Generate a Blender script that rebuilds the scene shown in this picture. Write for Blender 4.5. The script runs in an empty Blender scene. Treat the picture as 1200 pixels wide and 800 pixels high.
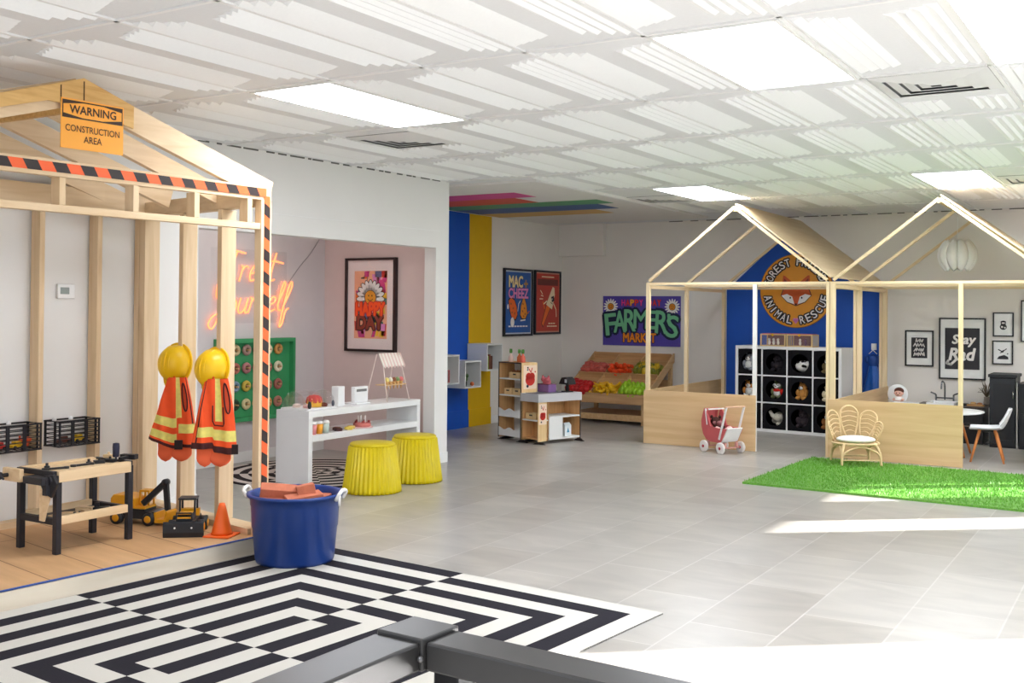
import bpy, bmesh, math, random
from mathutils import Vector, Matrix
random.seed(7)
SC = bpy.context.scene
COL = SC.collection
PI = math.pi

# ---------------------------------------------------------------- colour / materials
def lin(c):
    out = []
    for v in c[:3]:
        v = v / 255.0
        out.append(v / 12.92 if v <= 0.04045 else ((v + 0.055) / 1.055) ** 2.4)
    return (out[0], out[1], out[2], 1.0)

MATS = {}
def newmat(name):
    m = bpy.data.materials.new(name); m.use_nodes = True
    MATS[name] = m
    return m, m.node_tree.nodes, m.node_tree.links, m.node_tree.nodes['Principled BSDF']

def mat(name, rgb, rough=0.6, metal=0.0, var=0.05, scale=9.0, bump=0.0, spec=0.5, trans=0.0, ior=1.45,
        alpha=1.0, emit=None, emit_s=0.0, stretch=(1, 1, 1), coat=0.0, sheen=0.0):
    """flat colour with a little procedural mottling"""
    if name in MATS: return MATS[name]
    m, N, L, P = newmat(name)
    c = lin(rgb)
    P.inputs['Roughness'].default_value = rough
    P.inputs['Metallic'].default_value = metal
    P.inputs['Specular IOR Level'].default_value = spec
    P.inputs['Coat Weight'].default_value = coat
    P.inputs['Sheen Weight'].default_value = sheen
    P.inputs['IOR'].default_value = ior
    tc = N.new('ShaderNodeTexCoord'); mp = N.new('ShaderNodeMapping'); mp.inputs['Scale'].default_value = stretch
    nz = N.new('ShaderNodeTexNoise'); nz.inputs['Scale'].default_value = scale; nz.inputs['Detail'].default_value = 4
    L.new(tc.outputs['Object'], mp.inputs['Vector']); L.new(mp.outputs['Vector'], nz.inputs['Vector'])
    if var > 0:
        rp = N.new('ShaderNodeValToRGB')
        rp.color_ramp.elements[0].position = 0.3; rp.color_ramp.elements[1].position = 0.7
        rp.color_ramp.elements[0].color = tuple(max(0, v * (1 - var)) for v in c[:3]) + (1,)
        rp.color_ramp.elements[1].color = tuple(min(1, v * (1 + var)) for v in c[:3]) + (1,)
        L.new(nz.outputs['Fac'], rp.inputs['Fac']); L.new(rp.outputs['Color'], P.inputs['Base Color'])
    else:
        P.inputs['Base Color'].default_value = c
    if bump > 0:
        b = N.new('ShaderNodeBump'); b.inputs['Strength'].default_value = bump; b.inputs['Distance'].default_value = 0.01
        L.new(nz.outputs['Fac'], b.inputs['Height']); L.new(b.outputs['Normal'], P.inputs['Normal'])
    P.inputs['Transmission Weight'].default_value = trans
    P.inputs['Alpha'].default_value = alpha
    if emit:
        P.inputs['Emission Color'].default_value = lin(emit); P.inputs['Emission Strength'].default_value = emit_s
    return m

def wood(name, c1, c2, axis='z', scale=3.0, rough=0.55, knots=0.0, spec=0.3):
    """grain streaks running along one axis of the object"""
    if name in MATS: return MATS[name]
    m, N, L, P = newmat(name)
    P.inputs['Roughness'].default_value = rough; P.inputs['Specular IOR Level'].default_value = spec
    tc = N.new('ShaderNodeTexCoord'); mp = N.new('ShaderNodeMapping')
    s = {'x': (0.6, 9, 9), 'y': (9, 0.6, 9), 'z': (9, 9, 0.6)}[axis]
    mp.inputs['Scale'].default_value = s
    nz = N.new('ShaderNodeTexNoise'); nz.inputs['Scale'].default_value = scale; nz.inputs['Detail'].default_value = 6
    nz.inputs['Distortion'].default_value = 0.6
    rp = N.new('ShaderNodeValToRGB'); rp.color_ramp.elements[0].position = 0.32; rp.color_ramp.elements[1].position = 0.68
    rp.color_ramp.elements[0].color = lin(c2); rp.color_ramp.elements[1].color = lin(c1)
    L.new(tc.outputs['Object'], mp.inputs['Vector']); L.new(mp.outputs['Vector'], nz.inputs['Vector'])
    L.new(nz.outputs['Fac'], rp.inputs['Fac'])
    if knots > 0:
        v = N.new('ShaderNodeTexVoronoi'); v.inputs['Scale'].default_value = 2.2
        L.new(tc.outputs['Object'], v.inputs['Vector'])
        kr = N.new('ShaderNodeValToRGB'); kr.color_ramp.elements[0].position = 0.02; kr.color_ramp.elements[1].position = 0.05
        kr.color_ramp.elements[0].color = (1, 1, 1, 1); kr.color_ramp.elements[1].color = (0, 0, 0, 1)
        L.new(v.outputs['Distance'], kr.inputs['Fac'])
        mx = N.new('ShaderNodeMixRGB'); mx.inputs['Color2'].default_value = lin((135, 90, 50))
        mu = N.new('ShaderNodeMath'); mu.operation = 'MULTIPLY'; mu.inputs[1].default_value = knots
        L.new(kr.outputs['Color'], mu.inputs[0]); L.new(mu.outputs[0], mx.inputs['Fac'])
        L.new(rp.outputs['Color'], mx.inputs['Color1']); L.new(mx.outputs['Color'], P.inputs['Base Color'])
    else:
        L.new(rp.outputs['Color'], P.inputs['Base Color'])
    return m

# ---------------------------------------------------------------- mesh builder
class MB:
    def __init__(s): s.v = []; s.f = []; s.m = []; s.sm = []
    def _add(s, vs, fs, mi=0, smooth=False, M=None):
        o = len(s.v)
        if M is not None: vs = [M @ Vector(p) for p in vs]
        s.v.extend([tuple(p) for p in vs])
        for f in fs:
            s.f.append(tuple(i + o for i in f)); s.m.append(mi); s.sm.append(smooth)
        return s
    def box(s, c, d, mi=0, rz=0.0, M=None):
        x, y, z = d[0] / 2, d[1] / 2, d[2] / 2
        vs = [(-x, -y, -z), (x, -y, -z), (x, y, -z), (-x, y, -z), (-x, -y, z), (x, -y, z), (x, y, z), (-x, y, z)]
        fs = [(0, 3, 2, 1), (4, 5, 6, 7), (0, 1, 5, 4), (1, 2, 6, 5), (2, 3, 7, 6), (3, 0, 4, 7)]
        T = Matrix.Translation(c) @ Matrix.Rotation(rz, 4, 'Z')
        if M is not None: T = M @ T
        return s._add(vs, fs, mi, False, T)
    def b2(s, lo, hi, mi=0, M=None):
        c = [(a + b) / 2 for a, b in zip(lo, hi)]; d = [abs(b - a) for a, b in zip(lo, hi)]
        return s.box(c, d, mi, 0, M)
    def bar(s, p0, p1, w, h, mi=0, up=(0, 0, 1)):
        """box beam from p0 to p1; w is the side-to-side width, h the width along `up`"""
        p0 = Vector(p0); p1 = Vector(p1); a = (p1 - p0); l = a.length; a.normalize()
        u = Vector(up); r = a.cross(u)
        if r.length < 1e-5: r = a.cross(Vector((1, 0, 0)))
        r.normalize(); u = r.cross(a)
        vs = []
        for t in (0, l):
            for q, k in ((-1, -1), (1, -1), (1, 1), (-1, 1)):
                vs.append(p0 + a * t + r * (q * w / 2) + u * (k * h / 2))
        return s._add(vs, [(0, 1, 2, 3), (7, 6, 5, 4), (0, 4, 5, 1), (1, 5, 6, 2), (2, 6, 7, 3), (3, 7, 4, 0)], mi)
    def tube(s, pts, r, n=8, mi=0, closed=False, cap=True, smooth=True):
        pts = [Vector(p) for p in pts]; N = len(pts)
        rs = r if isinstance(r, (list, tuple)) else [r] * N
        t0 = (pts[1] - pts[0]).normalized()
        ref = Vector((0, 0, 1)) if abs(t0.z) < 0.9 else Vector((1, 0, 0))
        nrm = t0.cross(ref).normalized(); vs = []
        for i in range(N):
            if closed: t = pts[(i + 1) % N] - pts[i - 1]
            else: t = pts[min(i + 1, N - 1)] - pts[max(i - 1, 0)]
            t.normalize()
            nrm = (nrm - t * nrm.dot(t))
            if nrm.length < 1e-6: nrm = t.orthogonal()
            nrm.normalize(); b = t.cross(nrm)
            for k in range(n):
                a = 2 * PI * k / n
                vs.append(pts[i] + (nrm * math.cos(a) + b * math.sin(a)) * rs[i])
        fs = []
        for i in range(N if closed else N - 1):
            j = (i + 1) % N
            for k in range(n):
                fs.append((i * n + k, i * n + (k + 1) % n, j * n + (k + 1) % n, j * n + k))
        if cap and not closed:
            fs.append(tuple(range(n - 1, -1, -1))); fs.append(tuple((N - 1) * n + k for k in range(n)))
        return s._add(vs, fs, mi, smooth)
    def lathe(s, prof, n=24, c=(0, 0, 0), mi=0, M=None, smooth=True, flute=0.0, nf=0):
        vs = []; fs = []
        for r, z in prof:
            for k in range(n):
                a = 2 * PI * k / n
                rr = r * (1 + flute * math.cos(a * nf)) if nf else r
                vs.append((c[0] + rr * math.cos(a), c[1] + rr * math.sin(a), c[2] + z))
        for i in range(len(prof) - 1):
            for k in range(n):
                fs.append((i * n + k, i * n + (k + 1) % n, (i + 1) * n + (k + 1) % n, (i + 1) * n + k))
        if prof[0][0] > 1e-6: fs.append(tuple(range(n - 1, -1, -1)))
        if prof[-1][0] > 1e-6: fs.append(tuple((len(prof) - 1) * n + k for k in range(n)))
        return s._add(vs, fs, mi, smooth, M)
    def ball(s, c, r, n=14, m=9, mi=0, M=None):
        if not isinstance(r, (tuple, list)): r = (r, r, r)
        vs = [(0, 0, -1)]
        for i in range(1, m):
            p = -PI / 2 + PI * i / m
            for k in range(n):
                a = 2 * PI * k / n
                vs.append((math.cos(p) * math.cos(a), math.cos(p) * math.sin(a), math.sin(p)))
        vs.append((0, 0, 1)); fs = []
        for k in range(n): fs.append((0, 1 + (k + 1) % n, 1 + k))
        for i in range(m - 2):
            for k in range(n):
                a = 1 + i * n
                fs.append((a + k, a + (k + 1) % n, a + n + (k + 1) % n, a + n + k))
        t = len(vs) - 1; a = 1 + (m - 2) * n
        for k in range(n): fs.append((a + k, a + (k + 1) % n, t))
        T = Matrix.Translation(c) if M is None else Matrix.Translation(c) @ M
        return s._add([(T @ Vector((p[0] * r[0], p[1] * r[1], p[2] * r[2]))) for p in vs], fs, mi, True)
    def prism(s, pts, y0, y1, mi=0, M=None):
        """polygon in (x,z), extruded along y from y0 to y1"""
        n = len(pts)
        ar = sum(pts[i][0] * pts[(i + 1) % n][1] - pts[(i + 1) % n][0] * pts[i][1] for i in range(n))
        if ar < 0: pts = pts[::-1]
        if y0 > y1: y0, y1 = y1, y0
        vs = [(p[0], y0, p[1]) for p in pts] + [(p[0], y1, p[1]) for p in pts]
        fs = [tuple(range(n)), tuple(range(2 * n - 1, n - 1, -1))]
        for i in range(n):
            j = (i + 1) % n
            fs.append((j, i, n + i, n + j))
        return s._add(vs, fs, mi, False, M)
    def grid(s, fn, nu, nv, mi=0, closed_u=False, smooth=True, mfn=None):
        vs = []; o = len(s.v)
        cu = nu if closed_u else nu + 1
        for j in range(nv + 1):
            for i in range(cu): vs.append(fn(i / nu, j / nv))
        s.v.extend([tuple(p) for p in vs])
        for j in range(nv):
            for i in range(nu):
                i2 = (i + 1) % cu
                s.f.append((o + j * cu + i, o + j * cu + i2, o + (j + 1) * cu + i2, o + (j + 1) * cu + i))
                s.m.append(mfn((i + .5) / nu, (j + .5) / nv) if mfn else mi); s.sm.append(smooth)
        return s
    def build(s, name, mats, parent=None, loc=None, rotz=0.0, world=False, bevel=0.0, solid=0.0, subsurf=0, kind=None):
        if not isinstance(mats, (list, tuple)): mats = [mats]
        me = bpy.data.meshes.new(name)
        vs = s.v
        if world and parent is not None:
            p = parent.location
            if parent.parent is not None: p = p + parent.parent.location
            vs = [(a - p.x, b - p.y, c - p.z) for a, b, c in vs]
        me.from_pydata(vs, [], s.f)
        for m in mats: me.materials.append(m)
        me.polygons.foreach_set('material_index', s.m)
        me.polygons.foreach_set('use_smooth', s.sm)
        me.update()
        o = bpy.data.objects.new(name, me); COL.objects.link(o)
        if parent is not None: o.parent = parent
        if loc is not None: o.location = loc
        o.rotation_euler = (0, 0, rotz)
        if solid:
            md = o.modifiers.new('Solid', 'SOLIDIFY'); md.thickness = solid; md.offset = 0
        if bevel:
            md = o.modifiers.new('Bevel', 'BEVEL'); md.width = bevel; md.segments = 2; md.limit_method = 'ANGLE'
        if subsurf:
            md = o.modifiers.new('Sub', 'SUBSURF'); md.levels = subsurf; md.render_levels = subsurf
        if kind: o['kind'] = kind
        return o

def thing(name, label, cat, loc=(0, 0, 0), rotz=0.0, group=None):
    o = bpy.data.objects.new(name, None); COL.objects.link(o)
    o.empty_display_size = 0.05
    o.location = loc; o.rotation_euler = (0, 0, rotz); o['label'] = label; o['category'] = cat
    if group: o['group'] = group
    return o
def tag(o, label, cat, group=None, kind=None):
    o['label'] = label; o['category'] = cat
    if group: o['group'] = group
    if kind: o['kind'] = kind
    return o
def dup(root, loc, rotz=None, label=None, group=None):
    r = root.copy(); COL.objects.link(r); r.location = loc
    if rotz is not None: r.rotation_euler = (0, 0, rotz)
    if label: r['label'] = label
    if group: r['group'] = group
    for ch in list(root.children):
        c = ch.copy(); COL.objects.link(c); c.parent = r
        for g in list(ch.children):
            d = g.copy(); COL.objects.link(d); d.parent = c
    return r

# ---------------------------------------------------------------- flat artwork: lettering and printed shapes
_TXT = {}
def text_geo(s, grow=0.0, shear=0.0):
    k = (s, round(grow, 4), shear)
    if k in _TXT: return _TXT[k]
    cu = bpy.data.curves.new('lettering', 'FONT'); cu.body = s; cu.size = 1.0; cu.offset = grow; cu.shear = shear
    cu.resolution_u = 3; cu.fill_mode = 'FRONT'
    ob = bpy.data.objects.new('lettering', cu); COL.objects.link(ob)
    dg = bpy.context.evaluated_depsgraph_get(); dg.update()
    me = bpy.data.meshes.new_from_object(ob.evaluated_get(dg))
    vs = [(v.co.x, v.co.y) for v in me.vertices]; fs = [tuple(p.vertices) for p in me.polygons]
    fs2 = []
    for f in fs:
        n = len(f)
        a = sum(vs[f[i]][0] * vs[f[(i + 1) % n]][1] - vs[f[(i + 1) % n]][0] * vs[f[i]][1] for i in range(n))
        fs2.append(f if a > 0 else f[::-1])
    bpy.data.objects.remove(ob); bpy.data.curves.remove(cu); bpy.data.meshes.remove(me)
    _TXT[k] = (vs, fs2)
    return _TXT[k]

class Art:
    """printed shapes in a plane: x right, z up, seen from -y; every layer a hair in front of the one below"""
    def __init__(s, step=0.0006): s.v = []; s.f = []; s.m = []; s.mats = []; s.step = step
    def mi(s, m):
        if m not in s.mats: s.mats.append(m)
        return s.mats.index(m)
    def raw(s, vs, fs, m, layer):
        o = len(s.v); k = s.mi(m)
        s.v.extend([(x, -layer * s.step, y) for x, y in vs])
        for f in fs: s.f.append(tuple(i + o for i in f)); s.m.append(k)
    def poly(s, pts, m, layer=1):
        n = len(pts)
        ar = sum(pts[i][0] * pts[(i + 1) % n][1] - pts[(i + 1) % n][0] * pts[i][1] for i in range(n))
        if ar < 0: pts = pts[::-1]
        s.raw(pts, [tuple(range(n))], m, layer)
    def rect(s, x0, y0, x1, y1, m, layer=1): s.poly([(x0, y0), (x1, y0), (x1, y1), (x0, y1)], m, layer)
    def disc(s, cx, cy, r, m, layer=1, n=32, ry=None, rot=0.0):
        ry = r if ry is None else ry
        P = []
        for k in range(n):
            a = 2 * PI * k / n; x = r * math.cos(a); y = ry * math.sin(a)
            P.append((cx + x * math.cos(rot) - y * math.sin(rot), cy + x * math.sin(rot) + y * math.cos(rot)))
        s.poly(P, m, layer)
    def line(s, pts, w, m, layer=1):
        for a, b in zip(pts[:-1], pts[1:]):
            dx, dy = b[0] - a[0], b[1] - a[1]; l = math.hypot(dx, dy) or 1
            nx, ny = -dy / l * w / 2, dx / l * w / 2
            s.poly([(a[0] + nx, a[1] + ny), (b[0] + nx, b[1] + ny), (b[0] - nx, b[1] - ny), (a[0] - nx, a[1] - ny)], m, layer)
        for p in pts: s.disc(p[0], p[1], w / 2, m, layer, 10)
    def text(s, t, cx, cy, w, h, m, layer=2, grow=0.02, outline=None, ogrow=0.06, rot=0.0, shear=0.0):
        """lettering centred on (cx,cy), fitted to a w x h box (w None keeps the face's own width)"""
        vs0, _ = text_geo(t, 0.0, shear)
        xs = [p[0] for p in vs0]; ys = [p[1] for p in vs0]
        mx, my = (min(xs) + max(xs)) / 2, (min(ys) + max(ys)) / 2
        sy = h / (max(ys) - min(ys)); sx = sy if w is None else w / (max(xs) - min(xs))
        def put(g, mm, ly):
            vs, fs = text_geo(t, 0.0, shear)
            ring = [(0, 0)] + ([(g * math.cos(2 * PI * k / 10), g * math.sin(2 * PI * k / 10)) for k in range(10)] if g > 0.004 else [])
            for k, (ox, oy) in enumerate(ring):
                out = []
                for x, y in vs:
                    x = (x - mx) * sx + ox * sy; y = (y - my) * sy + oy * sy
                    out.append((cx + x * math.cos(rot) - y * math.sin(rot), cy + x * math.sin(rot) + y * math.cos(rot)))
                s.raw(out, fs, mm, ly + k * .03)
        if outline: put(ogrow, outline, layer)
        put(grow, m, layer + (1 if outline else 0))
    def build(s, name, parent, y=0.0):
        me = bpy.data.meshes.new(name)
        me.from_pydata([(a, b + y, c) for a, b, c in s.v], [], s.f)
        for m in s.mats: me.materials.append(m)
        me.polygons.foreach_set('material_index', s.m); me.update()
        o = bpy.data.objects.new(name, me); COL.objects.link(o); o.parent = parent
        return o

def arc(cx, cz, r, a0, a1, n=10):
    return [(cx + r * math.cos(a0 + (a1 - a0) * i / n), cz + r * math.sin(a0 + (a1 - a0) * i / n)) for i in range(n + 1)]
def spline(P, n=6):
    """Catmull-Rom through 3-D points"""
    P = [Vector(p) for p in P]; out = []
    for i in range(len(P) - 1):
        p0 = P[max(i - 1, 0)]; p1 = P[i]; p2 = P[i + 1]; p3 = P[min(i + 2, len(P) - 1)]
        for k in range(n):
            t = k / n
            out.append(0.5 * ((2 * p1) + (p2 - p0) * t + (2 * p0 - 5 * p1 + 4 * p2 - p3) * t * t + (3 * p1 - p0 - 3 * p2 + p3) * t ** 3))
    out.append(P[-1]); return out
EXPOSURE = 0.12
WORLD_S = 0.95
SUN_S = 24.0
LAMP_S = 19.5
ALC_FILL_S = 3.8
NEON_S = 1.7
# ================================================================= camera
cd = bpy.data.cameras.new('camera'); cam = bpy.data.objects.new('camera', cd); COL.objects.link(cam)
cd.sensor_width = 36.0; cd.lens = 37.64; cd.shift_y = -0.0429; cd.clip_end = 100
YAW, PITCH, ROLL = 0.54542, 0.011768, 0.0089728
fw = Vector((-math.sin(YAW) * math.cos(PITCH), math.cos(YAW) * math.cos(PITCH), math.sin(PITCH)))
rr = Vector((math.cos(YAW), math.sin(YAW), 0)); uu = rr.cross(fw)
rc = rr * math.cos(ROLL) + uu * math.sin(ROLL); uc = uu * math.cos(ROLL) - rr * math.sin(ROLL)
cam.matrix_world = Matrix(((rc.x, uc.x, -fw.x, 0), (rc.y, uc.y, -fw.y, 0), (rc.z, uc.z, -fw.z, 1.5), (0, 0, 0, 1)))
SC.camera = cam
SC.view_settings.view_transform = 'Standard'; SC.view_settings.look = 'None'
SC.view_settings.gamma = 1.0; SC.view_settings.use_curve_mapping = False
SC.view_settings.exposure = EXPOSURE

# ================================================================= daylight
w = bpy.data.worlds.new('sky'); SC.world = w; w.use_nodes = True
bg = w.node_tree.nodes['Background']; bg.inputs['Color'].default_value = (0.78, 0.89, 1.0, 1); bg.inputs['Strength'].default_value = WORLD_S
sl = bpy.data.lights.new('sun', 'SUN'); sl.energy = SUN_S; sl.angle = 0.009; sl.color = (1.0, 0.985, 0.97)
so = bpy.data.objects.new('sun', sl); COL.objects.link(so)
so.rotation_euler = Vector((-1, -0.8, -0.497)).to_track_quat('-Z', 'Y').to_euler(); so.location = (6, 12, 6)

# ================================================================= shared materials
WHITE = mat('wall paint', (236, 234, 231), 0.75, var=0.012, scale=2.5)
WARMW = mat('wall paint back', (238, 232, 225), 0.75, var=0.012, scale=2.5)
TRIMW = mat('trim paint', (240, 239, 237), 0.5, var=0.01)
GREYP = mat('alcove paint', (222, 215, 216), 0.75, var=0.012)
PINKP = mat('pink paint', (226, 205, 201), 0.75, var=0.015)
BLUEP = mat('blue paint', (22, 86, 190), 0.6, var=0.02)
YELP = mat('mustard paint', (222, 176, 10), 0.6, var=0.02)
BLACK = mat('black', (24, 24, 26), 0.5, var=0.06)
WHT = mat('white lacquer', (242, 242, 242), 0.35, var=0.008)
DARK = mat('dark plastic', (32, 32, 36), 0.42, var=0.05)
H = 2.763

# floor tiles
def floor_mat():
    m, N, L, P = newmat('floor tile')
    tc = N.new('ShaderNodeTexCoord'); sp = N.new('ShaderNodeSeparateXYZ'); cb = N.new('ShaderNodeCombineXYZ')
    L.new(tc.outputs['Object'], sp.inputs[0])
    a = N.new('ShaderNodeMath'); a.operation = 'ADD'; a.inputs[1].default_value = 0.65 + 0.4345 * 40
    b = N.new('ShaderNodeMath'); b.operation = 'ADD'; b.inputs[1].default_value = 20.3
    L.new(sp.outputs['X'], a.inputs[0]); L.new(sp.outputs['Y'], b.inputs[0])
    L.new(b.outputs[0], cb.inputs['X']); L.new(a.outputs[0], cb.inputs['Y'])
    br = N.new('ShaderNodeTexBrick'); br.offset = 0.5; br.offset_frequency = 2
    br.inputs['Scale'].default_value = 1.0; br.inputs['Brick Width'].default_value = 0.869; br.inputs['Row Height'].default_value = 0.4345
    br.inputs['Mortar Size'].default_value = 0.005; br.inputs['Mortar Smooth'].default_value = 0.3; br.inputs['Bias'].default_value = 0.0
    br.inputs['Color1'].default_value = lin((178, 174, 168)); br.inputs['Color2'].default_value = lin((163, 158, 151))
    br.inputs['Mortar'].default_value = lin((188, 184, 179))
    L.new(cb.outputs[0], br.inputs['Vector'])
    mp = N.new('ShaderNodeMapping'); mp.inputs['Scale'].default_value = (1.0, 2.2, 1); mp.inputs['Rotation'].default_value = (0, 0, 0.5)
    L.new(tc.outputs['Object'], mp.inputs['Vector'])
    nz = N.new('ShaderNodeTexNoise'); nz.inputs['Scale'].default_value = 1.6; nz.inputs['Detail'].default_value = 7; nz.inputs['Distortion'].default_value = 1.2
    L.new(mp.outputs[0], nz.inputs['Vector'])
    rp = N.new('ShaderNodeValToRGB'); rp.color_ramp.elements[0].position = 0.3; rp.color_ramp.elements[1].position = 0.72
    rp.color_ramp.elements[0].color = (0.84, 0.84, 0.845, 1); rp.color_ramp.elements[1].color = (1.1, 1.095, 1.085, 1)
    L.new(nz.outputs['Fac'], rp.inputs['Fac'])
    mx = N.new('ShaderNodeMixRGB'); mx.blend_type = 'MULTIPLY'; mx.inputs['Fac'].default_value = 1
    L.new(br.outputs['Color'], mx.inputs['Color1']); L.new(rp.outputs['Color'], mx.inputs['Color2'])
    L.new(mx.outputs['Color'], P.inputs['Base Color'])
    P.inputs['Roughness'].default_value = 0.3; P.inputs['Specular IOR Level'].default_value = 0.45
    bp = N.new('ShaderNodeBump'); bp.inputs['Strength'].default_value = 0.25; bp.inputs['Distance'].default_value = 0.003; bp.invert = True
    L.new(br.outputs['Fac'], bp.inputs['Height']); L.new(bp.outputs['Normal'], P.inputs['Normal'])
    return m
MB().b2((-8.2, -3, -0.1), (3, 14.3, 0)).build('floor', floor_mat(), kind='structure')

# ================================================================= walls
RZL = math.atan2(1, 0.056)
m = MB()
m.b2((-11.5, 0, 0), (-3.06, 0.14, H)).b2((-3.06, 0, 2.1), (-0.2, 0.14, H)).b2((-0.2, 0, 0), (0.0, 0.14, H))
wl = m.build('wall_left', WHITE, loc=(-6.03, 8.72, 0), rotz=RZL, kind='structure')
m = MB(); m.b2((-0.2, -0.012, 0), (0.0, 0, 0.1)).b2((-11.5, -0.012, 0), (-3.06, 0, 0.1))
m.build('baseboard_left', TRIMW, loc=(-6.03, 8.72, 0), rotz=RZL, kind='structure')
MB().b2((-3.4, -0.006, 2.262), (-0.15, 0, 2.268)).build('trim_1', TRIMW, loc=(-6.03, 8.72, 0), rotz=RZL, kind='structure')
m = MB(); m.b2((-7.65, 8.75, 0), (-6.19, 8.9, H))
wp = m.build('wall_pink', WHITE, kind='structure')
MB().b2((-7.65, 8.744, 0), (-6.3, 8.75, H)).build('pink_paint', PINKP, wp)
MB().b2((-6.3, 8.735, 0), (-6.2, 8.75, 0.1)).build('baseboard_pink', TRIMW, kind='structure')
m = MB(); m.b2((-7.8, 4.6, 0), (-7.65, 8.75, H)).b2((-7.65, 4.6, 0), (-6.4, 4.75, H))
m.build('wall_alcove', GREYP, kind='structure')
MB().b2((-7.65, 4.75, 0), (-7.638, 8.744, 0.1)).build('baseboard_alcove', TRIMW, kind='structure')
ws = MB().b2((-7.8, 8.9, 0), (-7.6, 14.1, H)).build('wall_side', WARMW, kind='structure')
MB().b2((-7.6, 10.3, 0), (-7.596, 11.452, H - 0.03)).build('painted_stripe', BLUEP, ws)
MB().b2((-7.6, 11.456, 0), (-7.596, 11.985, H - 0.03)).build('painted_stripe', YELP, ws)
bs = MB().b2((-7.6, 11.985, 0), (-7.584, 13.94, 0.1)).build('baseboard_side', TRIMW, kind='structure')
MB().b2((-7.6, 10.3, 0), (-7.582, 11.452, 0.22)).build('painted_skirting', BLUEP, bs)
MB().b2((-7.6, 11.456, 0), (-7.582, 11.985, 0.22)).build('painted_skirting', YELP, bs)
wb = MB().b2((-7.8, 13.95, 0), (3, 14.1, H)).build('wall_back', WARMW, kind='structure')
MB().prism([(-5.05, 0), (-3.045, 0), (-3.045, 1.80), (-4.07, 2.69), (-5.05, 1.80)], 13.944, 13.95).build('painted_gable', BLUEP, wb)
MB().b2((-7.58, 13.935, 0), (-5.1, 13.95, 0.1)).b2((-3.04, 13.935, 0), (2.4, 13.95, 0.1)).build('baseboard_back', TRIMW, kind='structure')
MB().b2((-7.6, 13.84, 2.30), (-6.88, 13.95, H)).build('trim_2', WARMW, kind='structure')
# window wall on the right: four openings let the sun in
m = MB(); y0 = -3.0
for a, b in ((-2.4, 7.95), (10.98, 11.5), (12.42, 13.0), (13.2, 13.3)):
    m.b2((2.5, y0, 0), (2.53, a, H)); y0 = b
    m.b2((2.5, a, 2.4), (2.53, b, H))
    if a > 0: m.b2((2.5, a, 0), (2.53, b, 0.05))
m.b2((2.5, y0, 0), (2.53, 14.1, H))
m.build('wall_right', WHITE, kind='structure')
m = MB()
for yy in (-0.2, 2.4, 5.2): m.b2((2.505, yy - 0.012, 0), (2.528, yy + 0.012, 2.4))
m.build('window_1', mat('window frame', (60, 60, 62), 0.4, 0.4), kind='structure')
m = MB(); m.b2((-8, -3.0, 0), (-5.9, -2.85, H)).b2((-5.9, -3.0, 2.5), (2.65, -2.85, H)).b2((2.2, -3, 0), (2.65, -2.85, 2.5))
m.build('wall_front', WHITE, kind='structure')

SG_ = mat('shadow gap', (105, 103, 100), .9)  # dark dashes standing in for the shade along the wall and ceiling joints
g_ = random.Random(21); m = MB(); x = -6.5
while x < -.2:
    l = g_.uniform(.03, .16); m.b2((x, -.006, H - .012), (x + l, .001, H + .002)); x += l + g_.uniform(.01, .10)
m.build('joint_shade_left', SG_, loc=(-6.03, 8.72, 0), rotz=RZL, kind='structure')
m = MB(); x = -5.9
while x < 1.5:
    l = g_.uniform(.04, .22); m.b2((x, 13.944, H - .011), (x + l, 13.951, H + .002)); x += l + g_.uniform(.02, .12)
m.build('joint_shade_back', SG_, kind='structure')

# ================================================================= ceiling
CW, CL, CX0, CY0, CR = 0.632, 1.385, -2.025, 4.47, math.radians(-0.8)
CM = Matrix.Translation((CX0, CY0, 0)) @ Matrix.Rotation(CR, 4, 'Z')
TILEF = mat('ceiling tile flat', (230, 231, 233), 0.85, var=0.012, scale=60)
TILER = mat('ceiling tile ridge', (246, 247, 248), 0.85, var=0.01, scale=60)
ceil = MB().b2((-7.9, -3.2, H), (3.1, 14.3, H + 0.12)).build('ceiling', TILEF, kind='structure')
LIGHTS = [(0, 0), (-4, 0), (2, 0), (0, 4), (-4, 4), (4, 4), (5, 0), (1, -4), (-4, -4), (4, 2), (4, 5)]  # the panels out of view are added to brighten the room
VENTS = {(1, 1): 0.34, (-5, 1): 0.5, (1, 4): 0.95, (-5, 4): 1.05}
def smooth_zone(x, y): return x < -5.05 and y > 8.75
rid = MB(); bars = MB()
for i in range(-9, 8):
    for j in range(-6, 7):
        c = CM @ Vector(((i + .5) * CW, (j + .5) * CL, 0))
        if (i, j) in LIGHTS or smooth_zone(c.x, c.y) or c.x > 2.3 or c.y > 13.4 or c.x < -7.4: continue
        if c.x < -6.25 and c.y < 8.9: continue
        # two groups of stepped ridges each side of a flat middle strip, ends staggered
        for side in (0, 1):
            for k in range(4):
                xa = 0.02 + k * 0.058 if side == 0 else CW - 0.02 - (k + 1) * 0.058
                st = 0.035 * k
                if side == 0: ya, yb = 0.07 + st, CL * 0.90 - st * 0.6
                else: ya, yb = CL * 0.10 + st * 0.6, CL - 0.07 - st
                if (i, j) in VENTS:
                    if VENTS[(i, j)] > 0.6: continue
                    ya = max(ya, 0.84)
                hh = 0.016
                xa += i * CW; ya += j * CL; yb += j * CL
                xb = xa + 0.055
                pk = xa + (0.016 if side == 0 else 0.039)
                vs = [(xa, ya, H), (xb, ya, H), (pk, ya + 0.012, H - hh), (xa, yb, H), (xb, yb, H), (pk, yb - 0.012, H - hh)]
                rid._add(vs, [(0, 1, 2), (5, 4, 3), (0, 2, 5, 3), (2, 1, 4, 5)], 0, False, CM)
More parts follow.
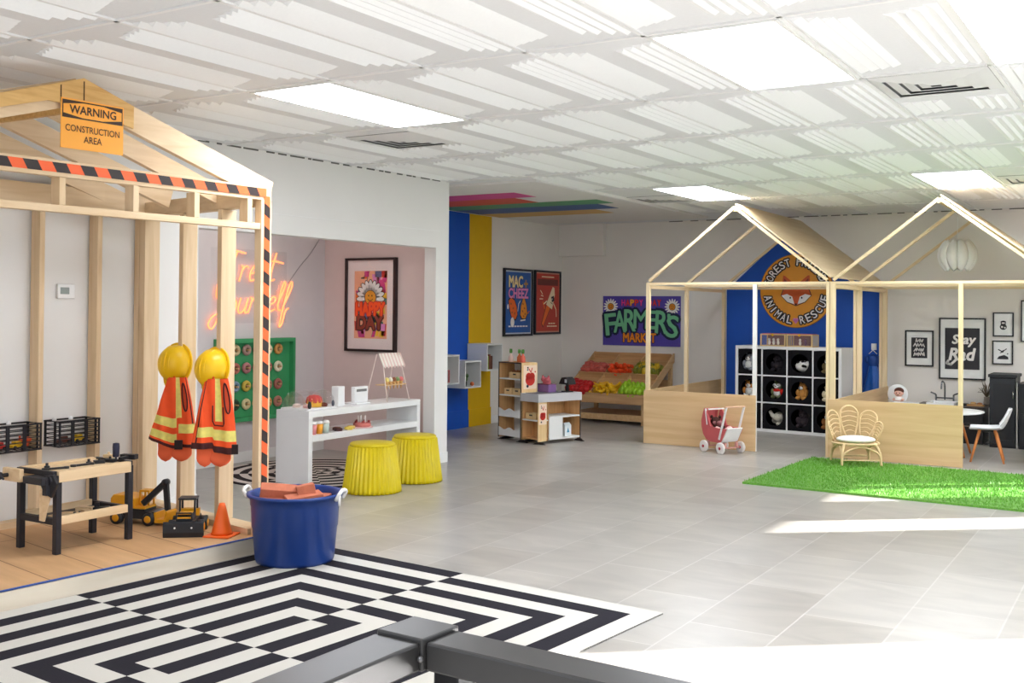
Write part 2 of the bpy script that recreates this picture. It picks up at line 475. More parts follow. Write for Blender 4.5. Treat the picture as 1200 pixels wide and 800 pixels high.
for i in range(-9, 9):
    for j in range(-6, 7):
        a = CM @ Vector((i * CW, (j + .5) * CL, 0))
        if smooth_zone(a.x, a.y) or a.x > 2.4 or a.y > 13.6: continue
        bars.b2((i * CW - 0.011, j * CL, H - 0.009), (i * CW + 0.011, (j + 1) * CL, H), 0, CM)
for j in range(-6, 8):
    for i in range(-9, 8):
        a = CM @ Vector(((i + .5) * CW, j * CL, 0))
        if smooth_zone(a.x, a.y) or a.x > 2.3 or a.y > 13.9: continue
        bars.b2((i * CW, j * CL - 0.011, H - 0.009), ((i + 1) * CW, j * CL + 0.011, H), 0, CM)
rid.build('tile_ridges', TILER, ceil); bars.build('grid_bars', mat('grid bar', (240, 240, 240), 0.5, var=0.01), ceil)
sm = MB().b2((-7.6, 8.92, H - 0.022), (-5.13, 13.43, H)).build('smooth_panel', mat('drywall', (232, 229, 225), 0.8, var=0.01), ceil)
MB().b2((-5.14, 8.9, H - 0.03), (-5.09, 12.35, H)).build('edge_trim', TRIMW, ceil)
zc = H - 0.0225
def cstripe(pts, rgb, nm):
    vs = [(x, y, zc) for x, y in pts] + [(x, y, zc - 0.002) for x, y in pts]
    n = len(pts); mm = MB(); mm._add(vs, [tuple(range(n)), tuple(range(2 * n - 1, n - 1, -1))] + [(i, n + i, n + (i + 1) % n, (i + 1) % n) for i in range(n)])
    mm.build('painted_stripe', mat(nm, rgb, 0.6, var=0.02), ceil)
XL = -7.595
for y0_, y1_, xe_, rgb_, nm_ in ((9.65, 10.112, -5.84, (214, 78, 146), 'ceiling pink'), (10.116, 10.655, -6.12, (214, 88, 66), 'ceiling orange'), (10.66, 11.09, -5.38, (92, 158, 112), 'ceiling green'), (11.095, 11.665, -5.59, (60, 96, 150), 'ceiling blue'), (11.67, 12.2, -5.91, (214, 174, 104), 'ceiling ochre')):
    cstripe([(XL, y0_), (xe_, y0_), (xe_, y1_), (XL, y1_)], rgb_, nm_)

EMIT = mat('light diffuser', (255, 255, 252), 0.6, var=0, emit=(242, 247, 255), emit_s=LAMP_S)
FRAME = mat('light frame', (240, 240, 238), 0.5, var=0.01)
LL = ['bright ceiling panel light left of the rescue house peak in the middle of the room', 'bright ceiling panel light nearest the timber frame on the left', 'bright ceiling panel light cut off by the top right corner',
      'small looking ceiling panel light above the right playhouse', 'ceiling panel light above the fox sign playhouse']
LL[0] = 'largest bright ceiling panel light, top right of centre'
for n_, (i, j) in enumerate(LIGHTS):
    c = CM @ Vector(((i + .5) * CW, (j + .5) * CL, H - 0.012))
    t = thing('ceiling_light', LL[n_] if n_ < 5 else 'unseen ceiling panel light added out of view to brighten the room', 'light', c, CR, 'ceiling panel lights')
    f = MB(); a, b = CW / 2 - 0.012, CL / 2 - 0.012
    f.b2((-a, -b, -0.004), (a, -b + 0.02, 0.010)).b2((-a, b - 0.02, -0.004), (a, b, 0.010)).b2((-a, -b + .02, -0.004), (-a + 0.02, b - .02, 0.010)).b2((a - 0.02, -b + .02, -0.004), (a, b - .02, 0.010))
    f.build('frame', FRAME, t)
    MB().b2((-a + 0.02, -b + 0.02, 0.0), (a - 0.02, b - 0.02, 0.008)).build('diffuser', EMIT, t)
t = thing('ceiling_light', 'unseen ceiling panel light added to brighten the pink alcove, behind the soffit', 'light', (-6.85, 7.0, H - 0.012), 0, 'ceiling panel lights')  # unseen panel, added as fill light for the alcove
f = MB(); a, b = CW / 2 - 0.012, CL / 2 - 0.012
f.b2((-a, -b, -0.004), (a, -b + 0.02, 0.010)).b2((-a, b - 0.02, -0.004), (a, b, 0.010)).b2((-a, -b + .02, -0.004), (-a + 0.02, b - .02, 0.010)).b2((a - 0.02, -b + .02, -0.004), (a, b - .02, 0.010)); f.build('frame', FRAME, t)
MB().b2((-a + 0.02, -b + 0.02, 0.0), (a - 0.02, b - 0.02, 0.008)).build('diffuser', mat('alcove fill diffuser', (255, 255, 252), 0.6, var=0, emit=(255, 250, 246), emit_s=ALC_FILL_S), t)
VM = mat('vent white', (225, 225, 225), 0.5, var=0.01); VD = mat('vent dark', (120, 120, 122), 0.7)
VL = ['square louvred ceiling vent at the upper right beside the panel lights', 'louvred ceiling vent over the white wall near the timber frame', 'small ceiling vent at the far right edge', 'ceiling vent just left of the light above the fox sign playhouse']
for n_, (i, j) in enumerate(VENTS):
    c = CM @ Vector(((i + .5) * CW, j * CL + VENTS[(i, j)], H - 0.004))
    t = thing('ceiling_vent', VL[n_], 'vent', c, CR, 'ceiling air vents')
    MB().b2((-0.3, -0.3, 0.0), (0.3, 0.3, 0.004)).build('backing', VD, t)
    for k in range(4):
        r = 0.30 - k * 0.07; q = r - 0.062; f = MB(); z1, z0 = -0.002, -0.016
        vo = [(-r, -r, z1), (r, -r, z1), (r, r, z1), (-r, r, z1)]; vi = [(-q, -q, z0), (q, -q, z0), (q, q, z0), (-q, q, z0)]
        vo2 = [(x, y, z + 0.004) for x, y, z in vo]; vi2 = [(x, y, z + 0.004) for x, y, z in vi]
        fs = []
        for e in range(4):
            g = (e + 1) % 4
            fs += [(e, 4 + e, 4 + g, g), (8 + e, 8 + g, 12 + g, 12 + e), (4 + e, 12 + e, 12 + g, 4 + g), (e, g, 8 + g, 8 + e)]
        f._add(vo + vi + vo2 + vi2, fs); f.build('louvre', VM, t)

# ================================================================= rugs, grass, foreground rail
def rug_mat():
    m, N, L, P = newmat('labyrinth rug')
    P.inputs['Roughness'].default_value = 0.95; P.inputs['Specular IOR Level'].default_value = 0.1
    tc = N.new('ShaderNodeTexCoord'); sp = N.new('ShaderNodeSeparateXYZ'); L.new(tc.outputs['Object'], sp.inputs[0])
    def M(op, a, b=None):
        n = N.new('ShaderNodeMath'); n.operation = op
        for k, q in enumerate((a, b)):
            if q is None: continue
            if isinstance(q, (int, float)): n.inputs[k].default_value = q
            else: L.new(q, n.inputs[k])
        return n.outputs[0]
    X, Y = sp.outputs['X'], sp.outputs['Y']
    d = M('MINIMUM', M('SUBTRACT', 1.275, M('ABSOLUTE', X)), M('SUBTRACT', 1.60, M('ABSOLUTE', Y)))
    k = M('FLOORED_MODULO', M('FLOOR', M('DIVIDE', d, 0.11591)), 2.0)
    q = M('GREATER_THAN', M('MULTIPLY', X, Y), 0.0)
    s = M('FLOORED_MODULO', M('ADD', k, q), 2.0)
    nz = N.new('ShaderNodeTexNoise'); nz.inputs['Scale'].default_value = 120; L.new(tc.outputs['Object'], nz.inputs['Vector'])
    mx = N.new('ShaderNodeMixRGB'); mx.inputs['Color1'].default_value = lin((42, 40, 46)); mx.inputs['Color2'].default_value = lin((200, 196, 188))
    L.new(s, mx.inputs['Fac']); L.new(mx.outputs['Color'], P.inputs['Base Color'])
    b = N.new('ShaderNodeBump'); b.inputs['Strength'].default_value = 0.3; b.inputs['Distance'].default_value = 0.004
    L.new(nz.outputs['Fac'], b.inputs['Height']); L.new(b.outputs['Normal'], P.inputs['Normal'])
    return m
o = MB().b2((-1.275, -1.60, 0), (1.275, 1.60, 0.007)).build('rug', rug_mat(), loc=(-3.525, 3.47, 0.0005), rotz=math.radians(-5.2))
tag(o, 'large rectangular black and white maze striped rug on the floor beside the timber platform', 'rug')

def round_rug_mat():
    m, N, L, P = newmat('round rug')
    P.inputs['Roughness'].default_value = 0.95; P.inputs['Specular IOR Level'].default_value = 0.1
    tc = N.new('ShaderNodeTexCoord'); sp = N.new('ShaderNodeSeparateXYZ'); L.new(tc.outputs['Object'], sp.inputs[0])
    def M(op, a, b=None):
        n = N.new('ShaderNodeMath'); n.operation = op
        for k, q in enumerate((a, b)):
            if q is None: continue
            if isinstance(q, (int, float)): n.inputs[k].default_value = q
            else: L.new(q, n.inputs[k])
        return n.outputs[0]
    X, Y = sp.outputs['X'], sp.outputs['Y']
    r = M('SQRT', M('ADD', M('MULTIPLY', X, X), M('MULTIPLY', Y, Y)))
    k = M('FLOORED_MODULO', M('FLOOR', M('DIVIDE', r, 0.075)), 2.0)
    an = M('FLOORED_MODULO', M('FLOOR', M('DIVIDE', M('ARCTAN2', Y, X), PI / 4)), 2.0)
    s = M('FLOORED_MODULO', M('ADD', k, an), 2.0)
    mx = N.new('ShaderNodeMixRGB'); mx.inputs['Color1'].default_value = lin((48, 40, 42)); mx.inputs['Color2'].default_value = lin((214, 203, 196))
    L.new(s, mx.inputs['Fac']); L.new(mx.outputs['Color'], P.inputs['Base Color'])
    return m
mr = MB(); mr.lathe([(0.87, 0), (0.87, 0.008), (0.0, 0.008)], 64, smooth=False)
tag(mr.build('round_rug', round_rug_mat(), loc=(-6.6, 7.45, 0.0005)), 'round black and white ringed rug under the white counter in the pink alcove', 'rug')

GR = mat('turf', (100, 158, 56), 0.5, var=0.3, scale=90, bump=0.5, spec=0.5)
g = thing('grass_mat', 'bright green artificial grass mat on the tiles before the right playhouse', 'mat', (-1.25, 9.99, 0), math.radians(-2.0))
MB().b2((-1.85, -0.98, 0), (1.85, 0.98, 0.018)).build('turf_backing', GR, g)
bl = MB(); rnd = random.Random(3)
for k in range(16000):
    x = rnd.uniform(-1.85, 1.85); y = rnd.uniform(-0.98, 0.98); a = rnd.uniform(0, 2 * PI); h = rnd.uniform(0.012, 0.026); q = 0.004
    lx, ly = rnd.uniform(-.01, .01), rnd.uniform(-.01, .01)
    bl._add([(x - q * math.cos(a), y - q * math.sin(a), 0.017), (x + q * math.cos(a), y + q * math.sin(a), 0.017), (x + lx, y + ly, 0.018 + h)], [(0, 1, 2)])
bl.build('grass_blades', GR, g, kind='stuff')

RB = mat('rail metal', (72, 71, 71), 0.36, 0.5, var=0.05); RD = mat('rail metal dark', (40, 40, 43), 0.4, 0.5, var=0.05)
t = thing('metal_railing', 'dark grey metal railing with square corner post in the near foreground', 'railing', (-1.0, 1.37, 0))
m = MB(); m.box((-1.0, 1.372, 0.975), (0.092, 0.092, 0.05), 0, math.radians(-3)); m.build('corner_cap', RB, t, world=True, bevel=0.003)
# rail runs: one toward the left/near, one toward the right
m = MB(); m.bar((-1.006, 1.326, 0.972), (-1.03, -0.2, 0.972), 0.088, 0.044, up=(0, 0, 1)); m.build('top_rail', RB, t, world=True, bevel=0.004)
m = MB(); m.bar((-0.954, 1.370, 0.972), (0.5, 1.30, 0.972), 0.078, 0.044, up=(0, 0, 1)); m.build('top_rail', RB, t, world=True, bevel=0.004)
for (px, py) in ((-0.93, 1.37), (-1.012, 1.27), (-1.024, 0.2), (0.45, 1.302)):
    m = MB(); m.box((px, py, 0.475), (0.045, 0.045, 0.95)); m.build('post', RD, t, world=True, bevel=0.003)
for q in ((-0.956, 1.318), (-0.984, 1.322)):
    m = MB(); m.ball((q[0], q[1], 0.972), 0.005); m.build('screw', mat('screw', (120, 120, 122), 0.3, 0.8), t, world=True)
m = MB(); m.bar((-0.93, 1.37, 0.12), (0.45, 1.302, 0.12), 0.03, 0.03); m.build('bottom_rail', RD, t, world=True)
m = MB(); m.bar((-1.012, 1.27, 0.12), (-1.024, 0.2, 0.12), 0.03, 0.03); m.build('bottom_rail', RD, t, world=True)
# ================================================================= timber frame playhouse (left)
LZ = wood('lumber upright', (233, 207, 171), (217, 187, 147), 'z', 2.5, knots=0.5)
LX = wood('lumber across', (233, 207, 171), (217, 187, 147), 'x', 2.5, knots=0.5)
LY = wood('lumber along', (233, 207, 171), (217, 187, 147), 'y', 2.5, knots=0.5)
OSB = wood('board sheathing', (228, 186, 120), (206, 158, 92), 'y', 4.0, knots=0.3)
TAPEO = mat('tape orange', (250, 104, 50), 0.5, var=0.03); TAPEK = mat('tape black', (44, 32, 30), 0.5, var=0.04)
BT = mat('blue tape', (44, 84, 160), 0.6, var=0.03)
def deck_mat():
    m, N, L, P = newmat('plywood deck')
    P.inputs['Roughness'].default_value = 0.6; P.inputs['Specular IOR Level'].default_value = 0.25
    tc = N.new('ShaderNodeTexCoord')
    br = N.new('ShaderNodeTexBrick'); br.offset = 0.35
    for k, v in (('Scale', 1.0), ('Brick Width', 1.22), ('Row Height', 0.30), ('Mortar Size', 0.004), ('Mortar Smooth', 0.2)): br.inputs[k].default_value = v
    br.inputs['Color1'].default_value = lin((208, 166, 122)); br.inputs['Color2'].default_value = lin((198, 155, 110)); br.inputs['Mortar'].default_value = lin((140, 100, 66))
    rt = N.new('ShaderNodeMapping'); rt.inputs['Rotation'].default_value = (0, 0, 0.19); L.new(tc.outputs['Object'], rt.inputs['Vector']); L.new(rt.outputs[0], br.inputs['Vector'])
    mp = N.new('ShaderNodeMapping'); mp.inputs['Scale'].default_value = (1, 7, 1); L.new(rt.outputs[0], mp.inputs['Vector'])
    nz = N.new('ShaderNodeTexNoise'); nz.inputs['Scale'].default_value = 2; nz.inputs['Detail'].default_value = 5; L.new(mp.outputs[0], nz.inputs['Vector'])
    rp = N.new('ShaderNodeValToRGB'); rp.color_ramp.elements[0].position = .3; rp.color_ramp.elements[1].position = .7
    rp.color_ramp.elements[0].color = (0.88, 0.87, 0.85, 1); rp.color_ramp.elements[1].color = (1.06, 1.06, 1.06, 1)
    L.new(nz.outputs['Fac'], rp.inputs['Fac'])
    mx = N.new('ShaderNodeMixRGB'); mx.blend_type = 'MULTIPLY'; mx.inputs['Fac'].default_value = 1
    L.new(br.outputs['Color'], mx.inputs['Color1']); L.new(rp.outputs['Color'], mx.inputs['Color2']); L.new(mx.outputs['Color'], P.inputs['Base Color'])
    return m
ph = thing('timber_playhouse', 'open timber frame playhouse with orange and black hazard tape on a raised plywood platform', 'playhouse', (-5.5, 3.6, 0))
PW = dict(parent=ph, world=True)
XF = lambda y: -4.735 + (y - 4.83) * 0.078          # front face of the frame
XB = lambda y: -6.03 - (8.72 - y) * 0.056           # the wall behind
YL, YR, YC = 2.36, 4.86, 3.61
# deck: polygon prism
m = MB()
P2 = [(XB(1.2) + .012, 1.2), (XF(1.2), 1.2), (XF(4.9), 4.9), (XB(5.22) + .012, 5.22)]
vs = [(x, y, 0.0) for x, y in P2] + [(x, y, 0.1) for x, y in P2]
m._add(vs, [(3, 2, 1, 0), (4, 5, 6, 7), (0, 1, 5, 4), (1, 2, 6, 5), (2, 3, 7, 6), (3, 0, 4, 7)])
m.build('platform', deck_mat(), **PW)
m = MB(); m.bar((XF(1.2) + .006, 1.2, 0.048), (XF(4.88) + .006, 4.88, 0.048), 0.012, 0.094); m.build('fascia_board', wood('pale board', (232, 220, 200), (222, 207, 184), 'y', 2, knots=.3), **PW)
m = MB(); m.bar((XF(1.2) + .001, 1.2, 0.1005), (XF(4.88) + .001, 4.88, 0.1005), 0.022, 0.004); m.build('blue_tape', BT, **PW)
def post(x0, y0, dx, dy, z0, z1, nm='stud', mt=LZ):
    MB().b2((x0, y0, z0), (x0 + dx, y0 + dy, z1)).build(nm, mt, bevel=0.002, **PW)
# wall studs against the white wall
for y in (2.42, 2.95, 3.60, 4.31, 4.73): post(XB(y) + .014, y, 0.089, 0.038, 0.138, 2.13)
# right side wall: studs 2x6, running from the wall to the front post
post(-6.17, 5.095, 0.055, 0.13, 0.138, 2.13); post(-6.225, 5.095, 0.05, 0.13, 0.138, 2.13)
post(-5.655, 4.995, 0.038, 0.125, 0.138, 2.13); post(-5.198, 4.905, 0.038, 0.125, 0.138, 2.13)
# front corner posts (2x4s)
post(-4.792, 4.83 - .005, 0.055, 0.089, 0.1, 2.165, 'corner_post'); post(XF(YL) - .05, YL - .04, 0.055, 0.089, 0.1, 2.165, 'corner_post')
# bottom and top plates
m = MB(); m.bar((-6.22, 5.17, 0.119), (-4.80, 4.88, 0.119), 0.13, 0.038); m.build('bottom_plate', LX, **PW)
m = MB(); m.bar((XB(1.3) + .06, 1.3, 0.119), (XB(5.09) + .06, 5.09, 0.119), 0.089, 0.038); m.build('bottom_plate', LY, **PW)
m = MB(); m.bar((XB(2.3) + .06, 2.3, 2.21), (XB(5.2) + .06, 5.2, 2.21), 0.06, 0.16); m.build('top_plate', LY, **PW)
m = MB(); m.bar((-6.2, 5.17, 2.185), (-4.80, 4.88, 2.185), 0.09, 0.10); m.build('top_plate', LX, **PW)
m = MB(); m.bar((XB(2.4) + .1, 2.38, 2.185), (XF(2.38) - .05, 2.38, 2.185), 0.09, 0.10); m.build('top_plate', LX, **PW)
# front header: top beam with tape, lower rail, cripples
m = MB(); m.bar((XF(YL) - .022, YL - .04, 2.207), (XF(YR) - .022, YR + .05, 2.207), 0.04, 0.084); m.build('header_beam', LY, bevel=.002, **PW)
m = MB(); m.bar((XF(YL) - .03, YL + .05, 2.002), (XF(4.80) - .03, 4.825, 2.002), 0.05, 0.038); m.build('lower_rail', LY, bevel=.002, **PW)
for y in (2.75, 3.12, 3.49, 3.925, 4.33, 4.72):
    post(XF(y) - .075, y, 0.07, 0.038, 2.021, 2.165, 'cripple_stud')
# hazard tape: orange strip with slanted black bars, on the beam and down the corner post
def tapebar(name, P0, U, V, L, wd, n, off):
    P0, U, V, off = Vector(P0), Vector(U), Vector(V), Vector(off)
    m = MB(); q = lambda a, b, e: P0 + U * a + V * b + off * e
    m._add([q(0, 0, 1), q(L, 0, 1), q(L, wd, 1), q(0, wd, 1)], [(0, 1, 2, 3)], 0)
    st = L / n
    for k in range(n):
        a = k * st
        p = [(a, wd), (a + st * .5, wd), (min(L, a + st * .5 + wd * .55), 0), (min(L, a + wd * .55), 0)]
        m._add([q(x, y, 1.7) for x, y in p], [(0, 3, 2, 1)], 1)
    m.build(name, [TAPEO, TAPEK], **PW)
ud = Vector((0.078, 1, 0)).normalized(); on = Vector((1, -0.078, 0)).normalized() * 0.0012
tapebar('hazard_tape', (XF(2.34) - .0005, 2.34, 2.186), ud, (0, 0, 1), 2.53, 0.05, 16, on)
tapebar('hazard_tape', (-4.737 + .0005, 4.848, 0.1), (0, 0, 1), (0, 1, 0), 2.09, 0.05, 15, (0.0012, 0, 0))
# rafters (four pairs), ridge board
def rafters(x, yc, zt, half, zb, wd, dp, mt, sk=0.0):
    for s in (-1, 1):
        m = MB(); a = (x, yc + s * 0.012, zt - dp / 2); b = (x + s * half * sk, yc + s * half, zb - dp / 2 + 0.05)
        m.bar(a, b, wd, dp); m.build('rafter', mt, bevel=.002, **PW)
rafters(XF(YC) - .03, YC, 2.69, 1.30, 2.235, 0.04, 0.135, LY, 0.078)
for k, x in enumerate((-5.25, -5.72, -6.18)): rafters(x, YC + .03, 2.685, 1.32, 2.235, 0.04, 0.12, LY)
m = MB(); m.b2((-6.22, YC - .012, 2.52), (XF(YC) - .05, YC + .014, 2.68)); m.build('ridge_board', OSB, **PW)
# gable sheathing scraps that close the upper peak on the left
GM = Matrix.Translation((XF(YC) + .0, YC, 2.44)) @ Matrix.Rotation(PI / 2 - .078, 4, 'Z')
m = MB(); m.prism([(-0.75, 0.0), (0.0, 0.252), (0.30, 0.152), (0.30, 0.03), (0.0, 0.10), (-0.20, 0.105), (-0.75, -0.06)], -.012, 0.0, 0, GM)
m.build('gable_board', OSB, **PW)
for q in (-.13, .0):
    MB().b2((q - .003, -.0135, .135 + .2 * q), (q + .003, -.012, .235 + .3 * q), 0, GM).build('board_seam', mat('seam dark', (70, 44, 24), .8), **PW)

# warning sign on the gable
SG = mat('sign amber', (252, 172, 62), 0.5, var=0.015); SK = mat('sign black', (58, 34, 16), 0.5, var=0.03)
t = thing('warning_sign', 'amber construction area warning sign hanging on the gable of the timber playhouse', 'sign', (XF(3.66) + .016, 3.66, 2.315), PI / 2 - .078)
MB().b2((-0.182, 0, 0), (0.182, 0.004, 0.258)).build('plate', SG, t)
A = Art(); A.rect(-.176, .158, .176, .250, SK, 1)
A.poly([(-.170, .181), (-.06, .165), (.06, .165), (.170, .181), (.170, .227), (.06, .243), (-.06, .243), (-.170, .227)], SG, 2)
A.text('WARNING', 0, .205, .27, .042, SK, 3, grow=.022)
A.text('CONSTRUCTION', 0, .107, .315, .034, SK, 3, grow=.006); A.text('AREA', 0, .055, .105, .034, SK, 3, grow=.006)
A.build('lettering', t)

# thermostat
t = thing('thermostat', 'small white thermostat on the white wall behind the timber studs', 'thermostat', (XB(4.56) + .002, 4.56, 1.55), RZL)
MB().b2((-.062, -.022, 0), (.062, 0, .095)).build('housing', WHT, t, bevel=.004); MB().b2((-.045, -.0235, .03), (.02, -.022, .075)).build('screen', mat('lcd', (150, 160, 158), .3), t)

# ---------------------------------------------------------------- wire baskets with toys
WIRE = mat('black wire', (34, 32, 38), 0.45, 0.3)
def basket(name, label, y0, y1, z0):
    x0 = XB(y1) + .012; D = .15; h = .165
    t = thing(name, label, 'basket', (x0, y0, z0), 0.0, 'wall baskets in the timber playhouse')
    L_ = y1 - y0
    for nm, z in (('rim', h), ('base_wire', 0.004)):
        m = MB(); m.tube([(0, 0, z), (D, 0, z), (D, L_, z), (0, L_, z)], 0.006, 6, closed=True, smooth=False); m.build(nm, WIRE, t)
    m = MB()
    for k in range(1, 6):
        z = h * k / 6; m.tube([(0.002, 0, z), (D, 0, z), (D, L_, z), (0.002, L_, z)], 0.0035, 5, closed=True, smooth=False)
    m.build('side_wires', WIRE, t)
    for q in (0.0, 0.33, .66, 1.0): MB().b2((D - .003, max(0, q * L_ - .012), 0), (D + .004, min(L_, q * L_ + .012), h)).build('upright_band', WIRE, t)
    for x in (.0, .1):
        MB().b2((x, -.003, 0), (x + .018, .004, h)).build('upright_band', WIRE, t); MB().b2((x, L_ - .004, 0), (x + .018, L_ + .003, h)).build('upright_band', WIRE, t)
    m = MB()
    for k in range(9): m.tube([(0, L_ * (k + .5) / 9, 0.004), (D, L_ * (k + .5) / 9, 0.004)], .003, 5)
    m.build('floor_wires', WIRE, t)
    for q in (.22, .62):
        m = MB(); m.lathe([(.016, 0), (.016, .006), (0, .007)], 16, (0, 0, 0), 0, Matrix.Translation((.002, q * L_, h + .002)) @ Matrix.Rotation(PI / 2, 4, 'Y')); m.build('wall_hook', WHT, t)
    return t
basket('wire_basket', 'black wire wall basket at the left edge holding red and yellow toys', 3.95, 4.30, .585)
basket('wire_basket', 'black wire wall basket between two studs above the toy workbench', 4.41, 4.72, .585)
def toyblock(nm, label, c, col, shape, rz=0):
    m = MB()
    if shape == 'car':
        m.b2((-.045, -.022, .012), (.045, .022, .032)).b2((-.022, -.02, .032), (.025, .02, .052))
        o = m.build(nm, mat('toy ' + str(col), col, .35), loc=c, rotz=rz, bevel=.004)
        for sx in (-1, 1):
            for sy in (-1, 1):
                w_ = MB(); w_.lathe([(.013, -.005), (.013, .005)], 14, (0, 0, 0), 0, Matrix.Translation((sx * .028, sy * .022, .013)) @ Matrix.Rotation(PI / 2, 4, 'X')); w_.build('wheel', BLACK, o)
    else:
        m.ball((0, 0, .03), (.034, .03, .03)); m.ball((.03, 0, .055), (.02, .018, .018)); m.lathe([(.008, 0), (.006, .03)], 8, (-.03, 0, .045))
        o = m.build(nm, mat('toy ' + str(col), col, .4), loc=c, rotz=rz)
    tag(o, label, 'toy'); return o
bx = XB(4.1) + .09
toyblock('toy_car', 'red toy car in the basket at the left edge', (bx, 4.06, .595), (206, 52, 40), 'car', 1.4)
toyblock('toy_truck', 'yellow toy truck in the basket at the left edge', (bx + .03, 4.16, .595), (238, 190, 40), 'car', 1.7)
toyblock('toy_figure', 'orange red toy figure at the right end of the left edge basket', (bx, 4.235, .595), (216, 84, 40), 'blob', .4)
bx = XB(4.6) + .09
toyblock('toy_car', 'dark brown toy car in the basket above the workbench', (bx, 4.50, .595), (94, 50, 40), 'car', 1.3)
toyblock('toy_digger', 'yellow toy digger in the basket above the workbench', (bx, 4.61, .595), (222, 180, 40), 'car', 1.7)

# ---------------------------------------------------------------- toy workbench
BW = wood('bench beech', (236, 208, 168), (222, 190, 146), 'y', 3)
t = thing('toy_workbench', 'childrens wooden workbench with black legs, vice and lower shelf on the platform', 'workbench', (-5.49, 4.09, .1))
LG = mat('bench leg', (36, 34, 40), 0.5, var=.05)
for sx in (-.165, .165):
    for sy in (-.24, .25): MB().b2((sx - .018, sy - .018, 0), (sx + .018, sy + .018, .445)).build('leg', LG, t, bevel=.004)
MB().b2((.14, -.245, .405), (.185, .25, .468)).build('front_rail', BW, t, bevel=.003)
MB().b2((-.185, -.245, .405), (-.14, .25, .468)).build('rear_rail', BW, t, bevel=.003)
MB().b2((-.14, -.235, .445), (.14, .24, .46)).build('top_board', BW, t, bevel=.003)
MB().b2((.15, -.225, .165), (.18, .235, .212)).build('shelf_rail', BW, t, bevel=.003)
MB().b2((-.18, -.225, .165), (-.15, .235, .212)).build('shelf_rail', BW, t, bevel=.003)
MB().b2((-.15, -.225, .165), (.15, .235, .175)).build('shelf_board', LG, t)
MB().b2((-.15, -.255, .165), (.15, -.225, .2)).build('end_rail', LG, t); MB().b2((-.15, .235, .165), (.15, .265, .2)).build('end_rail', LG, t)
MB().b2((-.165, -.27, .44), (.165, -.245, .468)).build('end_rail', LG, t); MB().b2((-.165, .25, .44), (.165, .275, .468)).build('end_rail', LG, t)
v = MB().b2((-.19, -.345, .40), (-.03, -.315, .475)).build('vice_jaw', BW, t, bevel=.006)
m = MB(); m.tube([(-.14, -.40, .435), (-.14, -.25, .435)], .012, 10); m.lathe([(.02, -.012), (.024, 0), (.02, .012)], 12, (0, 0, 0), 0, Matrix.Translation((-.14, -.395, .435)) @ Matrix.Rotation(PI / 2, 4, 'X')); m.tube([(-.175, -.395, .45), (-.10, -.395, .42)], .006, 8)
m.build('vice_screw', LG, v)
m = MB(); m.b2((.0, -.345, .40), (.17, -.26, .44)); m.b2((.14, -.32, .34), (.175, -.24, .43)); m.lathe([(.03, -.012), (.03, .012)], 16, (0, 0, 0), 0, Matrix.Translation((.16, -.29, .42)) @ Matrix.Rotation(PI / 2, 4, 'X')); m.build('vice_block', LG, t, bevel=.003)
# hand tools
def tool(nm, label, c, rz, fn, mats):
    m = MB(); fn(m); o = m.build(nm, mats, loc=c, rotz=rz, bevel=.002); tag(o, label, 'toy tool'); return o
ZT = .1 + .4605
def bolt(m): m.lathe([(.016, 0), (.016, .014), (.008, .014), (.008, .03), (0, .031)], 12)
def spanner(m): m.b2((-.06, -.009, 0), (.06, .009, .012)); m.lathe([(.018, 0), (.018, .013)], 10, (-.06, 0, 0)); m.lathe([(.016, 0), (.016, .013)], 10, (.06, 0, 0))
def tinyblock(m): m.b2((-.03, -.018, 0), (.03, .018, .02)); m.lathe([(.008, .02), (.008, .035)], 10)
def screwdriver(m): m.lathe([(.006, 0), (.006, .03), (.019, .03), (.021, .09), (.019, .112), (0, .115)], 14)
def mallet(m): m.b2((-.03, -.055, 0), (.03, .055, .04)); m.b2((-.15, -.01, .01), (-.03, .01, .028))
tool('toy_spanner', 'black toy spanner lying near the vice on the workbench', (-5.44, 3.92, ZT), 1.25, spanner, DARK)
tool('toy_nut', 'black toy knob upright at the left end of the workbench top', (-5.52, 3.92, ZT), 0, screwdriver if False else bolt, DARK)
tool('toy_bracket', 'black toy bracket in the middle of the workbench top', (-5.44, 4.10, ZT), 1.5, spanner, DARK)
tool('toy_bolt', 'black toy bolt right of the bracket on the workbench', (-5.47, 4.165, ZT), 0, bolt, DARK)
tool('toy_peg', 'black toy peg block third from the right on the workbench', (-5.44, 4.215, ZT), 1.2, tinyblock, DARK)
tool('toy_peg', 'black toy peg block beside the upright screwdriver', (-5.43, 4.285, ZT), .4, tinyblock, DARK)
tool('toy_screwdriver', 'tall black toy screwdriver standing upright on the workbench', (-5.415, 4.32 - .005, ZT), 0, screwdriver, mat('tool blue black', (36, 38, 62), .4))
tool('toy_mallet', 'black headed toy hammer at the right end of the workbench', (-5.40, 4.40, .1 + .4685), 1.9, lambda m: (m.b2((-.022, -.05, 0), (.022, .05, .03)), m.b2((-.10, -.011, .006), (-.022, .011, .024))), DARK)
tool('toy_block', 'pale wooden peg behind the hammer at the right end of the workbench', (-5.55, 4.37, .1 + .4685), .3, tinyblock, BW)
for k, (x, y, r) in enumerate(((-5.42, 3.92, .2), (-5.45, 4.02, .9), (-5.42, 4.12, -.3), (-5.52, 4.18, .5))):
    tool('wooden_block', ['pale wooden toy plank nearest the front left leg on the workbench shelf', 'second pale wooden toy plank on the workbench shelf', 'pale wooden toy plank in the middle of the workbench shelf', 'pale wooden toy plank toward the back of the workbench shelf'][k], (x, y, .2755), r, lambda m: m.b2((-.05, -.022, 0), (.05, .022, .024)), BW)
tool('toy_bolt', 'black toy bolt among the planks on the workbench shelf', (-5.40, 4.02, .2755), 0, bolt, DARK)
